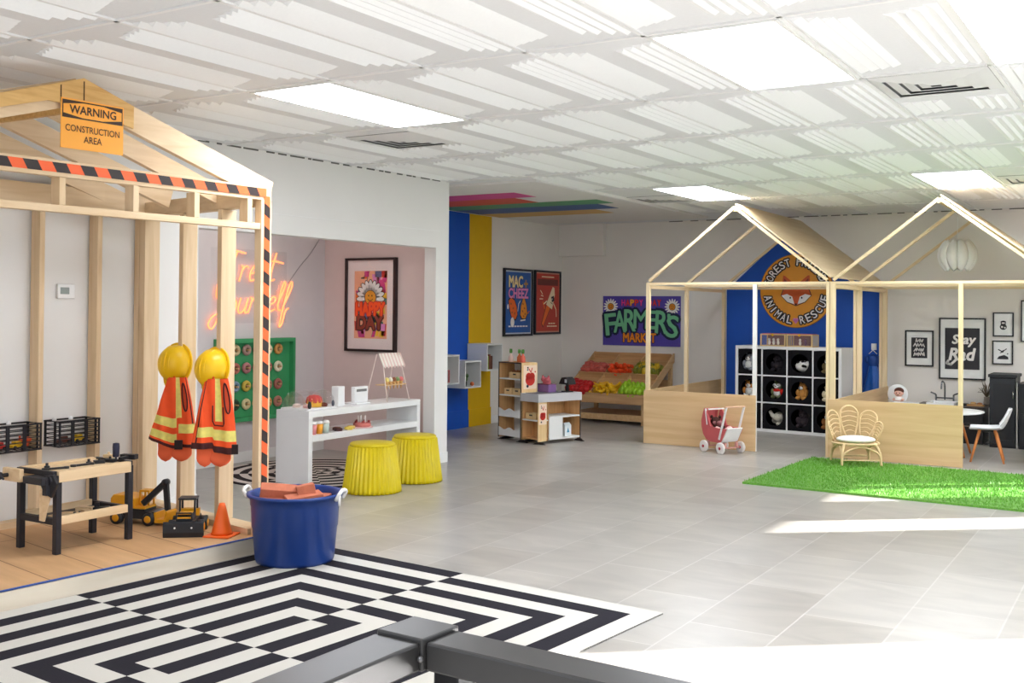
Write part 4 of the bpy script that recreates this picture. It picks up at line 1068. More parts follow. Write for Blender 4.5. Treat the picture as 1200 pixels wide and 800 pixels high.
# ================================================================= striped side wall: white box shelves and posters
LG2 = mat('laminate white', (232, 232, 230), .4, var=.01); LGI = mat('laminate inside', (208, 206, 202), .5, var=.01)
def box_shelf(label, y0, y1, z0, z1):
    t = thing('box_shelf', label, 'wall shelf', (-7.58, (y0 + y1) / 2, z0), 0, 'white box shelves on the striped wall')
    h = z1 - z0; w_ = (y1 - y0) / 2; D = .30; e = .018
    MB().b2((0, -w_, 0), (D, w_, e)).build('bottom_board', LG2, t); MB().b2((0, -w_, h - e), (D, w_, h)).build('top_board', LG2, t)
    MB().b2((0, -w_, e), (D, -w_ + e, h - e)).build('side_board', LG2, t); MB().b2((0, w_ - e, e), (D, w_, h - e)).build('side_board', LG2, t)
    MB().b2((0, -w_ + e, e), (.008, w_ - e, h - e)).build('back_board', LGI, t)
box_shelf('white box shelf half hidden by the white wall end, on the blue stripe', 10.43, 10.785, .60, .955)
box_shelf('white box shelf low on the blue stripe, lowest of the three', 10.907, 11.267, .534, .87)
box_shelf('white box shelf highest up, on the yellow stripe', 11.405, 11.772, .725, 1.07)
def small(nm, label, cat, c, fn, mats, rz=0.0, group=None):
    m = MB(); fn(m); return tag(m.build(nm, mats, loc=c, rotz=rz), label, cat, group)
small('toy_arch', 'small pinkish toy arch in the half hidden box shelf', 'toy', (-7.38, 10.66, .6185), lambda m: m.b2((-.01, -.05, 0), (.01, .05, .006)).b2((-.01, -.05, .14), (.01, .05, .15)).b2((-.01, -.05, .006), (.01, -.04, .14)).b2((-.01, .04, .006), (.01, .05, .14)), mat('toy rose', (206, 120, 120), .5))
def plantfn(m):
    m.lathe([(.03, 0), (.036, .06), (0, .06)], 14, mi=0)
    for k in range(9):
        a = k * 2.4; m.ball((.03 * math.cos(a), .04 * math.sin(a), .09 + .012 * (k % 5)), (.022, .022, .026), 8, 6, mi=1)
small('toy_plant', 'small toy plant with dark green leaves in the lowest box shelf', 'toy plant', (-7.38, 11.04, .5525), plantfn, [BLACK, mat('toy leaf', (72, 100, 50), .6)])
small('toy_plant', 'grey and green toy plant behind the dark one in the lowest box shelf', 'toy plant', (-7.44, 11.13, .5525), plantfn, [mat('pot grey', (130, 132, 138), .5), mat('toy leaf grey', (96, 112, 96), .6)])
small('toy_fruit', 'orange toy fruit at the right in the lowest box shelf', 'toy', (-7.35, 11.17, .5525), lambda m: m.ball((0, 0, .026), (.026, .026, .026)), mat('toy orange', (214, 110, 60), .5))
for k, (dy, cc, hh, nm) in enumerate(((-.13, (196, 172, 60), .15, 'yellow'), (-.085, (140, 160, 70), .17, 'green'), (-.035, (120, 70, 50), .19, 'brown'), (.01, (96, 56, 44), .17, 'dark brown'))):
    small('picture_book', nm + ' book standing in the highest box shelf', 'book', (-7.40, 11.588 + dy, .7435), lambda m: m.b2((-.07, -.016, 0), (.07, .016, hh)), mat('book ' + nm, cc, .6))
FN = mat('frame navy', (34, 34, 44), .4, var=.04)
t = framed('framed_poster', 'blue framed mac and cheez poster on the side wall', 'poster', (-7.597, 12.655, 1.607), PI / 2, .76, .925, .028, .035, FN, c_('poster edge', (206, 214, 222)))
A = Art(.0008); A.rect(-.335, -.415, .335, .415, BL, 1)
A.text('MAC', -.07, .285, .36, .15, c_('pale yellow', (244, 222, 160)), 2, grow=.04, outline=NB, ogrow=.07); A.text('+', .20, .26, .10, .10, c_('brass', (190, 140, 70)), 2, grow=.03)
A.text('CHEEZ', .0, .125, .52, .13, PK, 2, grow=.04, outline=NB, ogrow=.07)
CH2 = c_('cheese', (238, 150, 50)); RS = c_('rust', (176, 96, 44))
def blob(P, m_, g=.014):
    cx = sum(p[0] for p in P) / len(P); cz = sum(p[1] for p in P) / len(P)
    A.poly([(cx + (x - cx) * (1 + g / .1), cz + (z - cz) * (1 + g / .1)) for x, z in P], K1, 3); A.poly(P, m_, 4)
blob([(-.26, .02), (-.20, .06), (-.11, .03), (-.05, -.06), (-.03, -.17), (-.08, -.23), (-.17, -.22), (-.22, -.12)], O1)
blob([(.05, -.17), (.07, -.05), (.12, .05), (.16, .06), (.21, -.03), (.24, -.15), (.19, -.22), (.10, -.22)], CH2)
for x, z in ((-.2, -.02), (-.14, -.08), (-.10, -.15), (-.17, -.14), (.12, -.02), (.16, -.08), (.11, -.12), (.18, -.16), (.14, -.19)): A.disc(x, z, .014, RS, 5, 10, .02, x * 9)
A.disc(-.16, -.27, .05, W1, 5, 20, .065); A.disc(-.28, -.06, .022, W1, 5, 14, .035)
A.line([(-.02, -.12), (.0, -.02), (.04, .02)], .014, W1, 6); A.line([(.25, -.15), (.29, -.12)], .016, O1, 6); A.line([(.06, -.25), (.18, -.24)], .02, W1, 6)
[A.rect(-.26 + .075 * k, -.338, -.26 + .06 + .075 * k, -.318, W1, 3) for k in range(7)]
A.build('artwork', t, -.021)
t = framed('framed_poster', 'red framed carrot poster on the side wall, right of the mac and cheez one', 'poster', (-7.597, 13.48, 1.615), PI / 2, .755, .915, .028, .035, FN, c_('poster edge red', (214, 150, 130)))
A = Art(.0008); A.rect(-.332, -.412, .332, .412, c_('brick red', (196, 66, 50)), 1); A.rect(-.30, .245, .30, .335, c_('dark rust', (110, 44, 40)), 2)
A.rect(-.18, .36, .18, .375, CR_, 2)
A.poly([(-.14, -.36), (-.19, -.30), (-.02, .02), (.10, -.05)], K1, 3); A.poly([(-.135, -.34), (-.175, -.30), (-.02, .0), (.085, -.055)], O1, 4)
A.poly([(-.05, -.03), (.12, -.10), (.20, .11), (.19, .21), (.14, .23), (.07, .14)], CR_, 5); A.poly([(.09, .08), (.17, .10), (.19, .03), (.12, .0)], K1, 6); A.disc(.12, .05, .012, W1, 7, 10); A.line([(.08, .0), (.13, -.02)], .012, K1, 7)
A.line([(.17, -.02), (.24, -.10), (.25, -.20)], .02, CR_, 5); A.line([(-.03, .02), (-.12, -.02)], .02, CR_, 5); A.line([(-.10, -.08), (-.14, .0)], .03, O1, 4)
for a, b in (((-.22, .17), (-.16, .12)), ((-.20, .10), (-.14, .09)), ((-.24, .05), (-.15, .05))): A.line([a, b], .014, CR_, 5)
[A.rect(.02 + .07 * k, -.31, .075 + .07 * k, -.293, CR_, 3) for k in range(3)]; [A.rect(-.02 + .06 * k, -.35, .03 + .06 * k, -.333, CR_, 3) for k in range(5)]
A.build('artwork', t, -.021)

# ================================================================= toy market: shelf and checkout
MW = wood('market wood', (226, 176, 120), (206, 152, 98), 'z', 3); ME = mat('market edge', (60, 50, 46), .5); MG2 = mat('market grey', (196, 194, 196), .45, var=.01); MLW = wood('market pale wood', (236, 204, 152), (224, 188, 134), 'z', 3); MF = mat('foot black', (36, 30, 30), .5)
MR = math.radians(-18)
Q = Matrix.Translation((-6.607, 10.609, 0)) @ Matrix.Rotation(MR, 4, 'Z')
def mq(x, y, z): return tuple(Q @ Vector((x, y, z)))
def decal(t, fr, wd, ht, z0):
    """red apple print on a pale sheet"""
    A = Art(.0008); A.rect(-wd / 2, z0, wd / 2, z0 + ht, c_('sheet', (240, 214, 190)), 1)
    cz = z0 + ht * .38
    A.disc(0, cz, wd * .36, R1, 3, 20, wd * .33); A.disc(-wd * .12, cz + wd * .2, wd * .22, R1, 3, 16); A.disc(wd * .14, cz + wd * .2, wd * .22, R1, 3, 16)
    for k in range(7): A.disc(wd * .38 * math.cos(k * 2.1), z0 + ht * (.72 + .09 * (k % 3)), wd * .055, [R1, TE, K1][k % 3], 3, 10)
    A.disc(-wd * .2, z0 + ht * .12, wd * .09, NB, 3, 12)
    A.line([(-wd * .1, z0 + ht * .85), (wd * .05, z0 + ht * .7), (wd * .15, z0 + ht * .88)], wd * .06, R1, 3)
    o = A.build('apple_print', t); o.matrix_local = fr; return o
t = thing('market_shelf', 'tall narrow toy market shelf with wavy white bins and an apple print on its side', 'toy shelf', mq(.2, .12, 0), MR)
W2, D2, HT = .20, .12, .90
MB().b2((-W2, -D2, .03), (-W2 + .014, D2, HT)).build('side_panel', MW, t); s_ = MB().b2((W2 - .014, -D2, .03), (W2, D2, HT)).build('side_panel', MLW, t)
m = MB(); m.b2((-W2 - .001, -D2 - .005, .03), (-W2 + .012, -D2, HT)); m.build('edge_strip', ME, t); MB().b2((W2 - .012, -D2 - .005, .03), (W2 + .001, -D2, HT)).build('edge_strip', ME, t); MB().b2((-W2 + .012, -D2 - .005, HT - .012), (W2 - .012, -D2, HT)).build('edge_strip', ME, t)
MB().b2((-W2 + .014, -D2, HT - .012), (W2 - .014, D2, HT)).build('top_board', MW, t); MB().b2((-W2 + .014, D2 - .01, .05), (W2 - .014, D2, HT - .012)).build('back_panel', LG2, t)
for z in (.70, .51, .27, .05): MB().b2((-W2 + .014, -D2, z), (W2 - .014, D2 - .01, z + .014)).build('shelf', LG2, t)
for z in (.27, .05):
    P = [(-W2 + .012, z)] + [(W2 - .012, z)] + [(W2 - .012 - (2 * W2 - .024) * k / 16, z + .085 + .014 * math.cos(PI * 4 * k / 16)) for k in range(17)]
    MB().prism(P, -D2 - .006, -D2 - .001).build('wavy_front', LG2, t)
for x in (-W2 - .0, W2): MB().prism([(-.13, 0), (.13, 0), (.02, .03), (-.02, .03)], -.012, .012, 0, Matrix.Translation((x, 0, 0)) @ Matrix.Rotation(PI / 2, 4, 'Z')).build('foot', MF, t)
decal(t, Matrix.Translation((W2 + .001, .01, 0)) @ Matrix.Rotation(PI / 2, 4, 'Z'), .2, .27, .60)
for k, (x, cc) in enumerate(((-.08, (232, 200, 190)), (.07, (226, 120, 70)), (.13, (232, 110, 90)))):
    o = thing('toy_bottle', ['pale toy bottle with green leafy top at the left on the market shelf', 'orange toy juice bottle with green top, middle of three on the market shelf', 'red orange toy bottle with green top at the right on the market shelf'][k], 'toy bottle', mq(.2 + x, .08, HT + .0005), k, 'toy bottles on the market shelf')
    m = MB(); m.lathe([(.026, 0), (.03, .01), (.028, .06), (.012, .085), (.012, .10), (0, .10)], 14); m.build('bottle', mat('toybottle%d' % k, cc, .5), o)
    m = MB()
    for q in range(5): m.ball((.012 * math.cos(q * 1.3), .012 * math.sin(q * 1.3), .125), (.008, .008, .028), 6, 5)
    m.build('leaf_top', mat('leaf top', (84, 140, 60), .6), o)
def crate(label, x, y, z, w_, fill=None):
    o = thing('toy_crate', label, 'toy crate', mq(x, y, z), MR, 'small wooden toy crates'); a = w_ / 2
    MB().b2((-a, -.05, 0), (a, .05, .008)).build('base', MLW, o)
    MB().b2((-a, -.05, .008), (a, -.042, .07)).build('front', MLW, o); MB().b2((-a, .042, .008), (a, .05, .07)).build('back', MLW, o)
    MB().b2((-a, -.042, .008), (-a + .008, .042, .07)).build('side', MLW, o); MB().b2((a - .008, -.042, .008), (a, .042, .07)).build('side', MLW, o)
    MB().b2((-.025, -.052, .038), (.025, -.05, .054)).build('hand_hole', ME, o)
crate('wooden toy crate with brown toys on the upper market shelf', .23, .09, .7145, .19)
for k in range(3): small('toy_bread', 'brown toy bread roll in the upper crate of the market shelf', 'toy food', mq(.17 + .055 * k, .09, .7235), lambda m: m.ball((0, 0, .045), (.025, .034, .045)), mat('bread', (150, 96, 60), .8), MR, 'bread rolls in the market crate')
crate('left one of two wooden toy crates on the middle market shelf', .115, .09, .5245, .13); crate('right one of two wooden toy crates on the middle market shelf', .27, .09, .5245, .14)

t = thing('checkout_counter', 'toy checkout counter with grey top and apple print, in front of the produce stand', 'toy counter', mq(.55, .33, 0), MR)
a, b, h = .14, .33, .56
MB().b2((-a, -b, .03), (-a + .012, b, .47)).build('back_panel', MW, t)
MB().b2((-a + .012, b - .012, .03), (a, b, .47)).build('end_panel', MW, t)
MB().b2((a - .012, -b, .03), (a, -b + .13, .47)).build('print_panel', MLW, t)
MB().b2((-a + .012, -b + .16, .03), (a - .02, -b + .172, .47)).build('partition', MW, t)
MB().b2((-a, -b, .03), (-a + .01, -b + .012, .47)).build('edge_strip', ME, t)
MB().b2((a + .0, b - .014, .03), (a + .004, b, .47)).build('edge_strip', ME, t)
MB().b2((-a + .012, -b, .255), (a - .012, -b + .16, .268)).build('shelf', LG2, t); MB().b2((-a + .012, -b + .172, .285), (a, b - .012, .30)).build('shelf', LG2, t)
MB().b2((-a + .012, -b, .05), (a - .012, -b + .16, .064)).build('shelf', MW, t); MB().b2((-a + .012, -b + .172, .04), (a, b - .012, .062)).build('shelf', LG2, t)
MB().b2((a - .015, -b + .172, .062), (a - .003, -b + .38, .285)).build('bin_front', LG2, t)
MB().b2((-a - .01, -b - .01, .47), (a + .01, b + .01, h)).build('top', MG2, t)
MB().b2((-a + .04, -b + .02, h), (a - .06, b - .2, h + .004)).build('belt', mat('belt dark', (86, 84, 92), .5), t)
for (x, y) in ((-a + .01, -b - .0), (a, -b + .02), (a, b - .02)): MB().prism([(-.08, 0), (.08, 0), (.02, .03), (-.02, .03)], -.012, .012, 0, Matrix.Translation((x, y, 0)) @ Matrix.Rotation(0.3 if y < 0 else 0, 4, 'Z')).build('foot', MF, t)
decal(t, Matrix.Translation((a + .001, -b + .066, 0)) @ Matrix.Rotation(PI / 2, 4, 'Z'), .115, .23, .22)
crate('wooden toy crate inside the end of the checkout counter', .53, .08, .2685, .17)
o = thing('toy_milk_carton', 'pale blue and white toy milk carton on the bottom shelf of the checkout', 'toy food', mq(.62, .50, .0625), MR)
MB().b2((-.03, -.05, 0), (.03, .05, .12)).build('carton', mat('carton white', (226, 234, 236), .5), o); MB().prism([(-.03, .12), (.03, .12), (0, .15)], -.05, .05).build('gable_top', mat('carton white', (226, 234, 236), .5), o)
MB().prism([(-.02, .04), (.02, .04), (0, .095)], -.001, .001, 0, Matrix.Translation((.031, 0, 0)) @ Matrix.Rotation(PI / 2, 4, 'Z')).build('blue_print', mat('carton blue', (70, 150, 180), .5), o)
o = thing('toy_till', 'black toy till with slanted screen on a post at the checkout', 'toy till', mq(.60, .53, h + .0005), MR)
MB().b2((-.05, -.05, 0), (.05, .05, .012)).build('base', BLACK, o); MB().b2((-.014, -.014, .012), (.014, .014, .10)).build('post', BLACK, o)
m = MB(); m.prism([(-.085, .09), (.085, .09), (.06, .15), (.02, .175), (-.04, .165)], -.06, .06); m.build('screen_head', BLACK, o, bevel=.004)
MB().b2((.02, -.063, .11), (.055, -.0605, .15)).build('screen', mat('till screen', (210, 214, 218), .3), o)
o = thing('toy_basket', 'translucent purple toy basket at the back of the checkout top', 'toy basket', mq(.47, .33, h + .0005), MR)
PB = mat('basket purple', (150, 110, 170), .4, alpha=.75)
m = MB(); m.b2((-.09, -.06, 0), (.09, .06, .006)); m.build('base', PB, o)
MB().b2((-.09, -.06, .006), (.09, -.055, .09)).build('side', PB, o); MB().b2((-.09, .055, .006), (.09, .06, .09)).build('side', PB, o); MB().b2((-.09, -.055, .006), (-.085, .055, .09)).build('end', PB, o); MB().b2((.085, -.055, .006), (.09, .055, .09)).build('end', PB, o)
m = MB(); m.tube([(-.09, -.06, .092), (.09, -.06, .092), (.09, .06, .092), (-.09, .06, .092)], .005, 6, closed=True, smooth=False); m.build('rim', mat('basket rim', (110, 50, 60), .5), o)
def pig(m):
    m.ball((0, 0, .05), (.055, .045, .045)); m.ball((-.035, -.02, .085), (.03, .03, .03)); m.ball((.035, -.02, .085), (.03, .03, .03)); m.ball((-.05, -.02, .118), (.013, .01, .014), 8, 6); m.ball((.05, -.02, .118), (.013, .01, .014), 8, 6)
    for x in (-.03, .03): m.tube([(x, 0, 0), (x, 0, .03)], .012, 8)
small('toy_animal', 'pink toy animal sitting in the purple basket', 'toy', mq(.47, .33, h + .0075 + .055), pig, mat('toy pink', (196, 96, 104), .6), MR)

# ================================================================= produce stand
SW = wood('stand wood', (214, 172, 126), (192, 148, 102), 'x', 3); SWD = wood('stand wood side', (220, 184, 136), (202, 162, 114), 'y', 3)
t = thing('produce_stand', 'slanted wooden market stand with six bins of toy produce under the farmers market sign', 'market stand', (-6.37, 13.36, 0))
XA, XBB = -.60, .59; yF, zF, yB, zB = -.46, .33, .47, .82
sl_ = math.atan2(zB - zF, yB - yF); TS = Matrix.Translation((0, yF, zF)) @ Matrix.Rotation(sl_, 4, 'X'); LEN = math.hypot(zB - zF, yB - yF)
MB().b2((XA, 0, 0), (XBB, LEN, .015), 0, TS).build('sloping_base', SW, t)
for x in (XA - .018, XBB): MB().prism([(yF - .02, zF - .06), (yF - .02, zF + .06), (yB, zB + .10), (yB + .02, zB + .10), (yB + .02, zB - .02)], 0, .018, 0, Matrix.Translation((x + .018, 0, 0)) @ Matrix.Rotation(PI / 2, 4, 'Z')).build('side_board', SWD, t)
for k in (1, 2): x = XA + (XBB - XA) * k / 3; MB().b2((x - .007, 0, .015), (x + .007, LEN, .085), 0, TS).build('divider', SWD, t)
MB().b2((XA, LEN * .47, .015), (XBB, LEN * .485, .10), 0, TS).build('row_divider', SW, t)
MB().b2((XA - .018, yF - .036, zF - .06), (XBB + .018, yF - .02, zF + .075)).build('front_board', SW, t); MB().b2((XA, LEN - .012, .015), (XBB, LEN, .11), 0, TS).build('back_board', SW, t)
for x in (XA + .0, XBB - .05):
    MB().b2((x, yB - .05, .0), (x + .05, yB, zB - .03)).build('rear_leg', SWD, t); MB().b2((x, yF - .01, 0), (x + .05, yF + .04, zF - .03)).build('front_leg', SWD, t)
MB().b2((XA - .018, yF - .03, .05), (XBB + .018, yF - .012, .13)).build('base_rail', SWD, t); MB().b2((XA, yB - .02, .3), (XBB, yB, .55)).build('rear_panel', SW, t)
MB().b2((XA, yF + .05, .10), (XBB, yB - .06, .115)).build('lower_shelf', SW, t)
fr = random.Random(11)
def fruit_mesh(kind):
    m = MB()
    if kind == 'apple': m.lathe([(0, -.030), (.018, -.034), (.036, -.012), (.037, .012), (.02, .032), (.006, .026), (0, .024)], 16)
    elif kind == 'tomato': m.lathe([(0, -.028), (.02, -.028), (.036, -.006), (.034, .016), (.012, .026), (0, .022)], 16, flute=.04, nf=5)
    elif kind == 'banana': m.tube(spline([(-.075, 0, .012), (-.035, .0, -.008), (.02, 0, -.010), (.07, 0, .016)], 4), [.006, .014, .017, .018, .019, .019, .019, .019, .018, .016, .013, .009, .005], 8)
    elif kind == 'pear': m.lathe([(0, -.036), (.02, -.034), (.034, -.012), (.028, .012), (.016, .03), (.01, .042), (0, .045)], 16)
    elif kind == 'carrot': m.lathe([(.003, -.06), (.012, -.02), (.022, .04), (.018, .05), (.006, .052), (.01, .075), (0, .078)], 12)
    elif kind == 'pepper': m.lathe([(0, -.04), (.018, -.036), (.03, .0), (.03, .02), (.016, .034), (.005, .03), (.005, .05), (0, .05)], 15, flute=.10, nf=3)
    return m
bins = [(0, 0, 'apple', (198, 34, 36), 'red toy apple heaped in the lower left bin of the produce stand'), (1, 0, 'banana', (238, 186, 30), 'yellow toy banana heaped in the lower middle bin of the produce stand'), (2, 0, 'pear', (158, 204, 40), 'lime green toy pear heaped in the lower right bin of the produce stand'),
        (0, 1, 'tomato', (196, 88, 76), 'dusky red toy tomato heaped in the upper left bin of the produce stand'), (1, 1, 'carrot', (250, 84, 34), 'bright orange toy carrot heaped in the upper middle bin of the produce stand'), (2, 1, 'pepper', (120, 120, 30), 'olive green toy pepper heaped in the upper right bin of the produce stand')]
cw = (XBB - XA) / 3
TP = Matrix.Translation((-6.37, 13.36, 0)) @ TS
for cx_, ry_, kind, cc, lab in bins:
    first = None; mt_ = mat('produce ' + kind, cc, .38, var=.10, scale=18); mt2 = mat('produce yellow pepper', (214, 176, 40), .4)
    n = 0
    for row in range(5):
        for col in range(5):
            for lay in range(2 if row < 3 else 1):
                if n >= 36: continue
                u = XA + cx_ * cw + .05 + (cw - .10) * ((col + (.5 if row % 2 else 0) + lay * .3) % 4.6) / 4.6
                v = (LEN * .485 if ry_ else 0.0) + .04 + row * .066 + fr.uniform(-.008, .008)
                hgt = .055 + lay * .06
                P = TP @ Vector((u + fr.uniform(-.008, .008), v, hgt))
                if first is None: o = first = fruit_mesh(kind).build('toy_' + kind, mt_)
                else: o = first.copy(); COL.objects.link(o)
                o.location = P
                o.rotation_euler = (fr.uniform(-.5, .5), fr.uniform(-.5, .5), fr.uniform(0, 6)) if kind not in ('carrot',) else (1.4 + fr.uniform(-.4, .4), fr.uniform(-.3, .3), fr.uniform(-.9, .9))
                o.scale = (1.05,) * 3 if kind == 'banana' else (1.15,) * 3 if kind == 'carrot' else (1.4,) * 3
                tag(o, lab, kind, 'toy ' + kind + 's in the produce stand'); n += 1
                if kind == 'pepper' and n % 3 == 0:
                    if 'PEP2' not in globals():
                        me2 = first.data.copy(); me2.materials[0] = mt2; globals()['PEP2'] = me2
                    o.data = PEP2; o['label'] = 'yellow toy pepper among the green ones in the upper right bin of the produce stand'

# farmers market sign
t = thing('market_sign', 'purple HAPPY DAY FARMERS MARKET sign board with two daisies on the back wall', 'sign', (-6.312, 13.947, 1.01), 0)
wS, hS = 1.195, .705
MB().b2((-wS / 2, -.014, 0), (wS / 2, 0, hS)).build('board', PU, t)
A = Art(.001)
for q in (-1, 1):
    cx, cz = q * .475, .555
    for k in range(16):
        a = 2 * PI * k / 16; A.disc(cx + .072 * math.cos(a), cz + .072 * math.sin(a), .045, W1, 3, 12, .013, a)
    A.disc(cx, cz, .05, K1, 4, 20); A.disc(cx, cz, .044, c_('daisy eye', (226, 140, 40)), 5, 20); A.disc(cx - .014, cz + .01, .006, K1, 6, 8); A.disc(cx + .014, cz + .01, .006, K1, 6, 8); A.line(arc(cx, cz, .022, PI * 1.15, PI * 1.85, 6), .005, K1, 6)
HM = c_('hot magenta', (236, 70, 150)); HR = c_('hot red', (232, 64, 60)); cols = [HM, HR, Y1, HR, HM, None, HM, HR, HR]
for k, ch in enumerate('HAPPY DAY'):
    if ch != ' ': A.text(ch, -.275 + k * .069, .612, .052, .082, cols[k], 3, grow=.03, outline=c_('sign shadow', (110, 30, 90)) if cols[k] is not Y1 else R1, ogrow=.07)
lt = [('F', -.47, .30, .17, .30, .10), ('A', -.33, .34, .18, .30, .03), ('R', -.17, .36, .17, .30, 0), ('M', .0, .38, .21, .26, -.02), ('E', .17, .37, .14, .25, -.03), ('R', .32, .34, .18, .31, -.05), ("'", .425, .42, .035, .07, -.1), ('S', .48, .28, .17, .30, -.10)]
for ch, x, z, w_, h_, r in lt: A.text(ch, x, z, w_, h_, NB, 4, grow=.10, rot=r)
for ch, x, z, w_, h_, r in lt: A.text(ch, x, z, w_, h_, TQ, 6, grow=.018, rot=r)
A.text('MARKET', -.02, .115, .50, .125, c_('sign orange', (240, 140, 40)), 7, grow=.03, outline=NB, ogrow=.08)
A.build('lettering', t, -.0145)

# ================================================================= two play houses
PLY = wood('birch ply', (227, 194, 148), (214, 177, 131), 'x', 2.0, rough=.5); PLYY = wood('birch ply side', (224, 192, 146), (206, 170, 124), 'y', 2.0, rough=.5)
PN = wood('pine stick', (240, 218, 180), (230, 202, 158), 'z', 2.5); PNX = wood('pine rail', (240, 218, 180), (230, 202, 158), 'x', 2.5); PNY = wood('pine rail depth', (238, 212, 172), (226, 196, 150), 'y', 2.5)
ROOF = wood('roof sheet', (238, 216, 182), (228, 202, 164), 'y', 1.6); WSTK = mat('white stick', (240, 238, 234), .5)
def house(label, x0, x1, y0, y1, zE, zR, door_x, side_left, side_right, pw, white_door_post, roof_cut=0.0):
    xc = (x0 + x1) / 2
    t = thing('wooden_playhouse', label, 'playhouse', (xc, (y0 + y1) / 2, 0), 0, 'wooden frame playhouses')
    kw = dict(parent=t, world=True)
    ym = y0 + (y1 - y0) * .46; s = .042
    for y in (y0, ym, y1 - s):
        MB().b2((x0, y, 0), (x0 + pw[0], y + s, zE)).build('post', PN, **kw); MB().b2((x1 - pw[1], y, 0), (x1, y + s, zE)).build('post', PN, **kw)
        MB().b2((x0, y, zE), (x1, y + s * .8, zE + .028)).build('cross_beam', PNX, **kw)
        for q, xe in ((0, x0), (1, x1)):
            m = MB(); e = .02; m.bar((xc + (-.004 if q == 0 else .004), y + s / 2, zR - .02), (xe + (.03 if q == 0 else -.03), y + s / 2, zE + .045), .034, .030); m.build('rafter', PNX, **kw)
    for xe in (x0 + .001, x1 - .041): MB().b2((xe, y0 + s, zE - .04), (xe + .04, y1 - s, zE - .0005)).build('side_beam', PNY, **kw)
    MB().b2((xc - .018, y0 + .02, zR - .062), (xc + .018, y1 - .02, zR - .032)).build('ridge_beam', PNY, **kw)
    m = MB(); up = .018
    dx, dz = (x1 - xc), (zE + .045 - zR + .02); l = math.hypot(dx, dz); nx, nz_ = -dz / l, dx / l
    a = Vector((xc + .004, 0, zR)); b = Vector((x1, 0, zE + .06)); n = Vector((nx, 0, nz_)) * .012
    vs = []
    for y in (y0 + .01, y1 - .01):
        for p in (a + n * .3, b + n * .3, b + n * 1.4, a + n * 1.4): vs.append((p.x, y, p.z + up * .4))
    m._add(vs, [(0, 1, 2, 3), (7, 6, 5, 4), (0, 4, 5, 1), (1, 5, 6, 2), (2, 6, 7, 3), (3, 7, 4, 0)]); m.build('roof_panel', ROOF, **kw)
    MB().b2((x0 - .012, y0 - .02, .004), (door_x, y0 - .001, .605)).build('front_panel', PLY, **kw)
    if side_left: MB().b2((x0 - .014, y0, .004), (x0 - .001, y1 - .01, .605)).build('side_panel', PLYY, **kw)
    if not side_left: MB().b2((x0 + .053, y0, .004), (x0 + .066, y1 - .01, .605)).build('side_panel', PLYY, **kw)
    if side_right: MB().b2((x1 + .001, y0, .004), (x1 + .014, y1 - .01, .605)).build('side_panel', PLYY, **kw)
    MB().b2((door_x - .042, y0, 0), (door_x, y0 + .03, zE)).build('door_post', WSTK if white_door_post else PN, **kw)
    return t
house('plywood and pine frame playhouse in front of the fox sign and blue wall', -5.03, -2.955, 11.24, 13.74, 1.80, 2.665, -3.735, True, False, (.042, .034), True)
house('plywood and pine frame playhouse on the right, with the white paper lamp inside', -2.95, -.82, 11.24, 13.74, 1.80, 2.665, -1.66, False, True, (.052, .042), False)

# fox sign
t = thing('fox_sign', 'round orange fox face sign with white lettering on the blue wall', 'sign', (-4.096, 13.942, 1.785), 0)
m = MB(); m.lathe([(.485, 0), (.485, .012), (0, .012)], 64, (0, 0, 0), 0, Matrix.Rotation(PI / 2, 4, 'X'), smooth=False); m.build('disc', c_('fox amber', (240, 160, 44)), t)
FO = c_('fox orange', (214, 92, 34)); FD = c_('fox dark', (140, 52, 26))
A = Art(.001); A.disc(0, 0, .485, c_('fox rim', (150, 90, 30)), 0.5, 64); A.disc(0, 0, .478, c_('fox amber', (240, 160, 44)), 1, 64)
for s in (-1, 1):
    A.poly([(s * .04, .07), (s * .17, .20), (s * .19, .05)], FD, 2); A.poly([(s * .19, .03), (s * .175, .205), (s * .15, .20), (s * .03, .10), (s * .02, .0)], FO, 3); A.poly([(s * .165, .06), (s * .16, .165), (s * .08, .09)], FD, 4)
A.poly([(-.205, -.06), (-.17, .04), (-.08, .09), (0, .10), (.08, .09), (.17, .04), (.205, -.06), (.12, -.15), (0, -.20), (-.12, -.15)], K1, 5)
A.poly([(-.195, -.06), (-.16, .035), (-.08, .08), (0, .09), (.08, .08), (.16, .035), (.195, -.06), (.115, -.143), (0, -.19), (-.115, -.143)], FO, 6)
for s in (-1, 1):
    A.poly([(s * .195, -.06), (s * .12, -.04), (s * .05, -.075), (s * .02, -.175), (s * .115, -.143)], W1, 7); A.disc(s * .075, -.09, .012, K1, 8, 12)
A.poly([(-.02, -.165), (.02, -.165), (0, -.192)], K1, 8)
def arc_text(txt, r, a0, a1, h, inward):
    n = len(txt)
    for k, ch in enumerate(txt):
        a = a0 + (a1 - a0) * (k + .5) / n
        if ch == ' ': continue
        x, z = r * math.cos(a), r * math.sin(a); rot = a - PI / 2 if not inward else a + PI / 2
        if ch == '*':
            A.disc(x - .018, z + .008, .022, PK, 9, 14); A.disc(x + .018, z + .008, .022, PK, 9, 14); A.poly([(x - .037, z + .0), (x + .037, z + .0), (x, z - .045)], PK, 9); continue
        for g, mm, ly in ((.13, K1, 9), (.012, W1, 11)): A.text(ch, x, z, None if ch in 'I' else h * .62, h, mm, ly, grow=g, rot=rot)
arc_text('FOREST FRIENDS', .385, math.radians(172), math.radians(8), .10, False)
arc_text('ANIMAL*RESCUE', .385, math.radians(188), math.radians(352), .10, True)
A.build('artwork', t, -.0125)

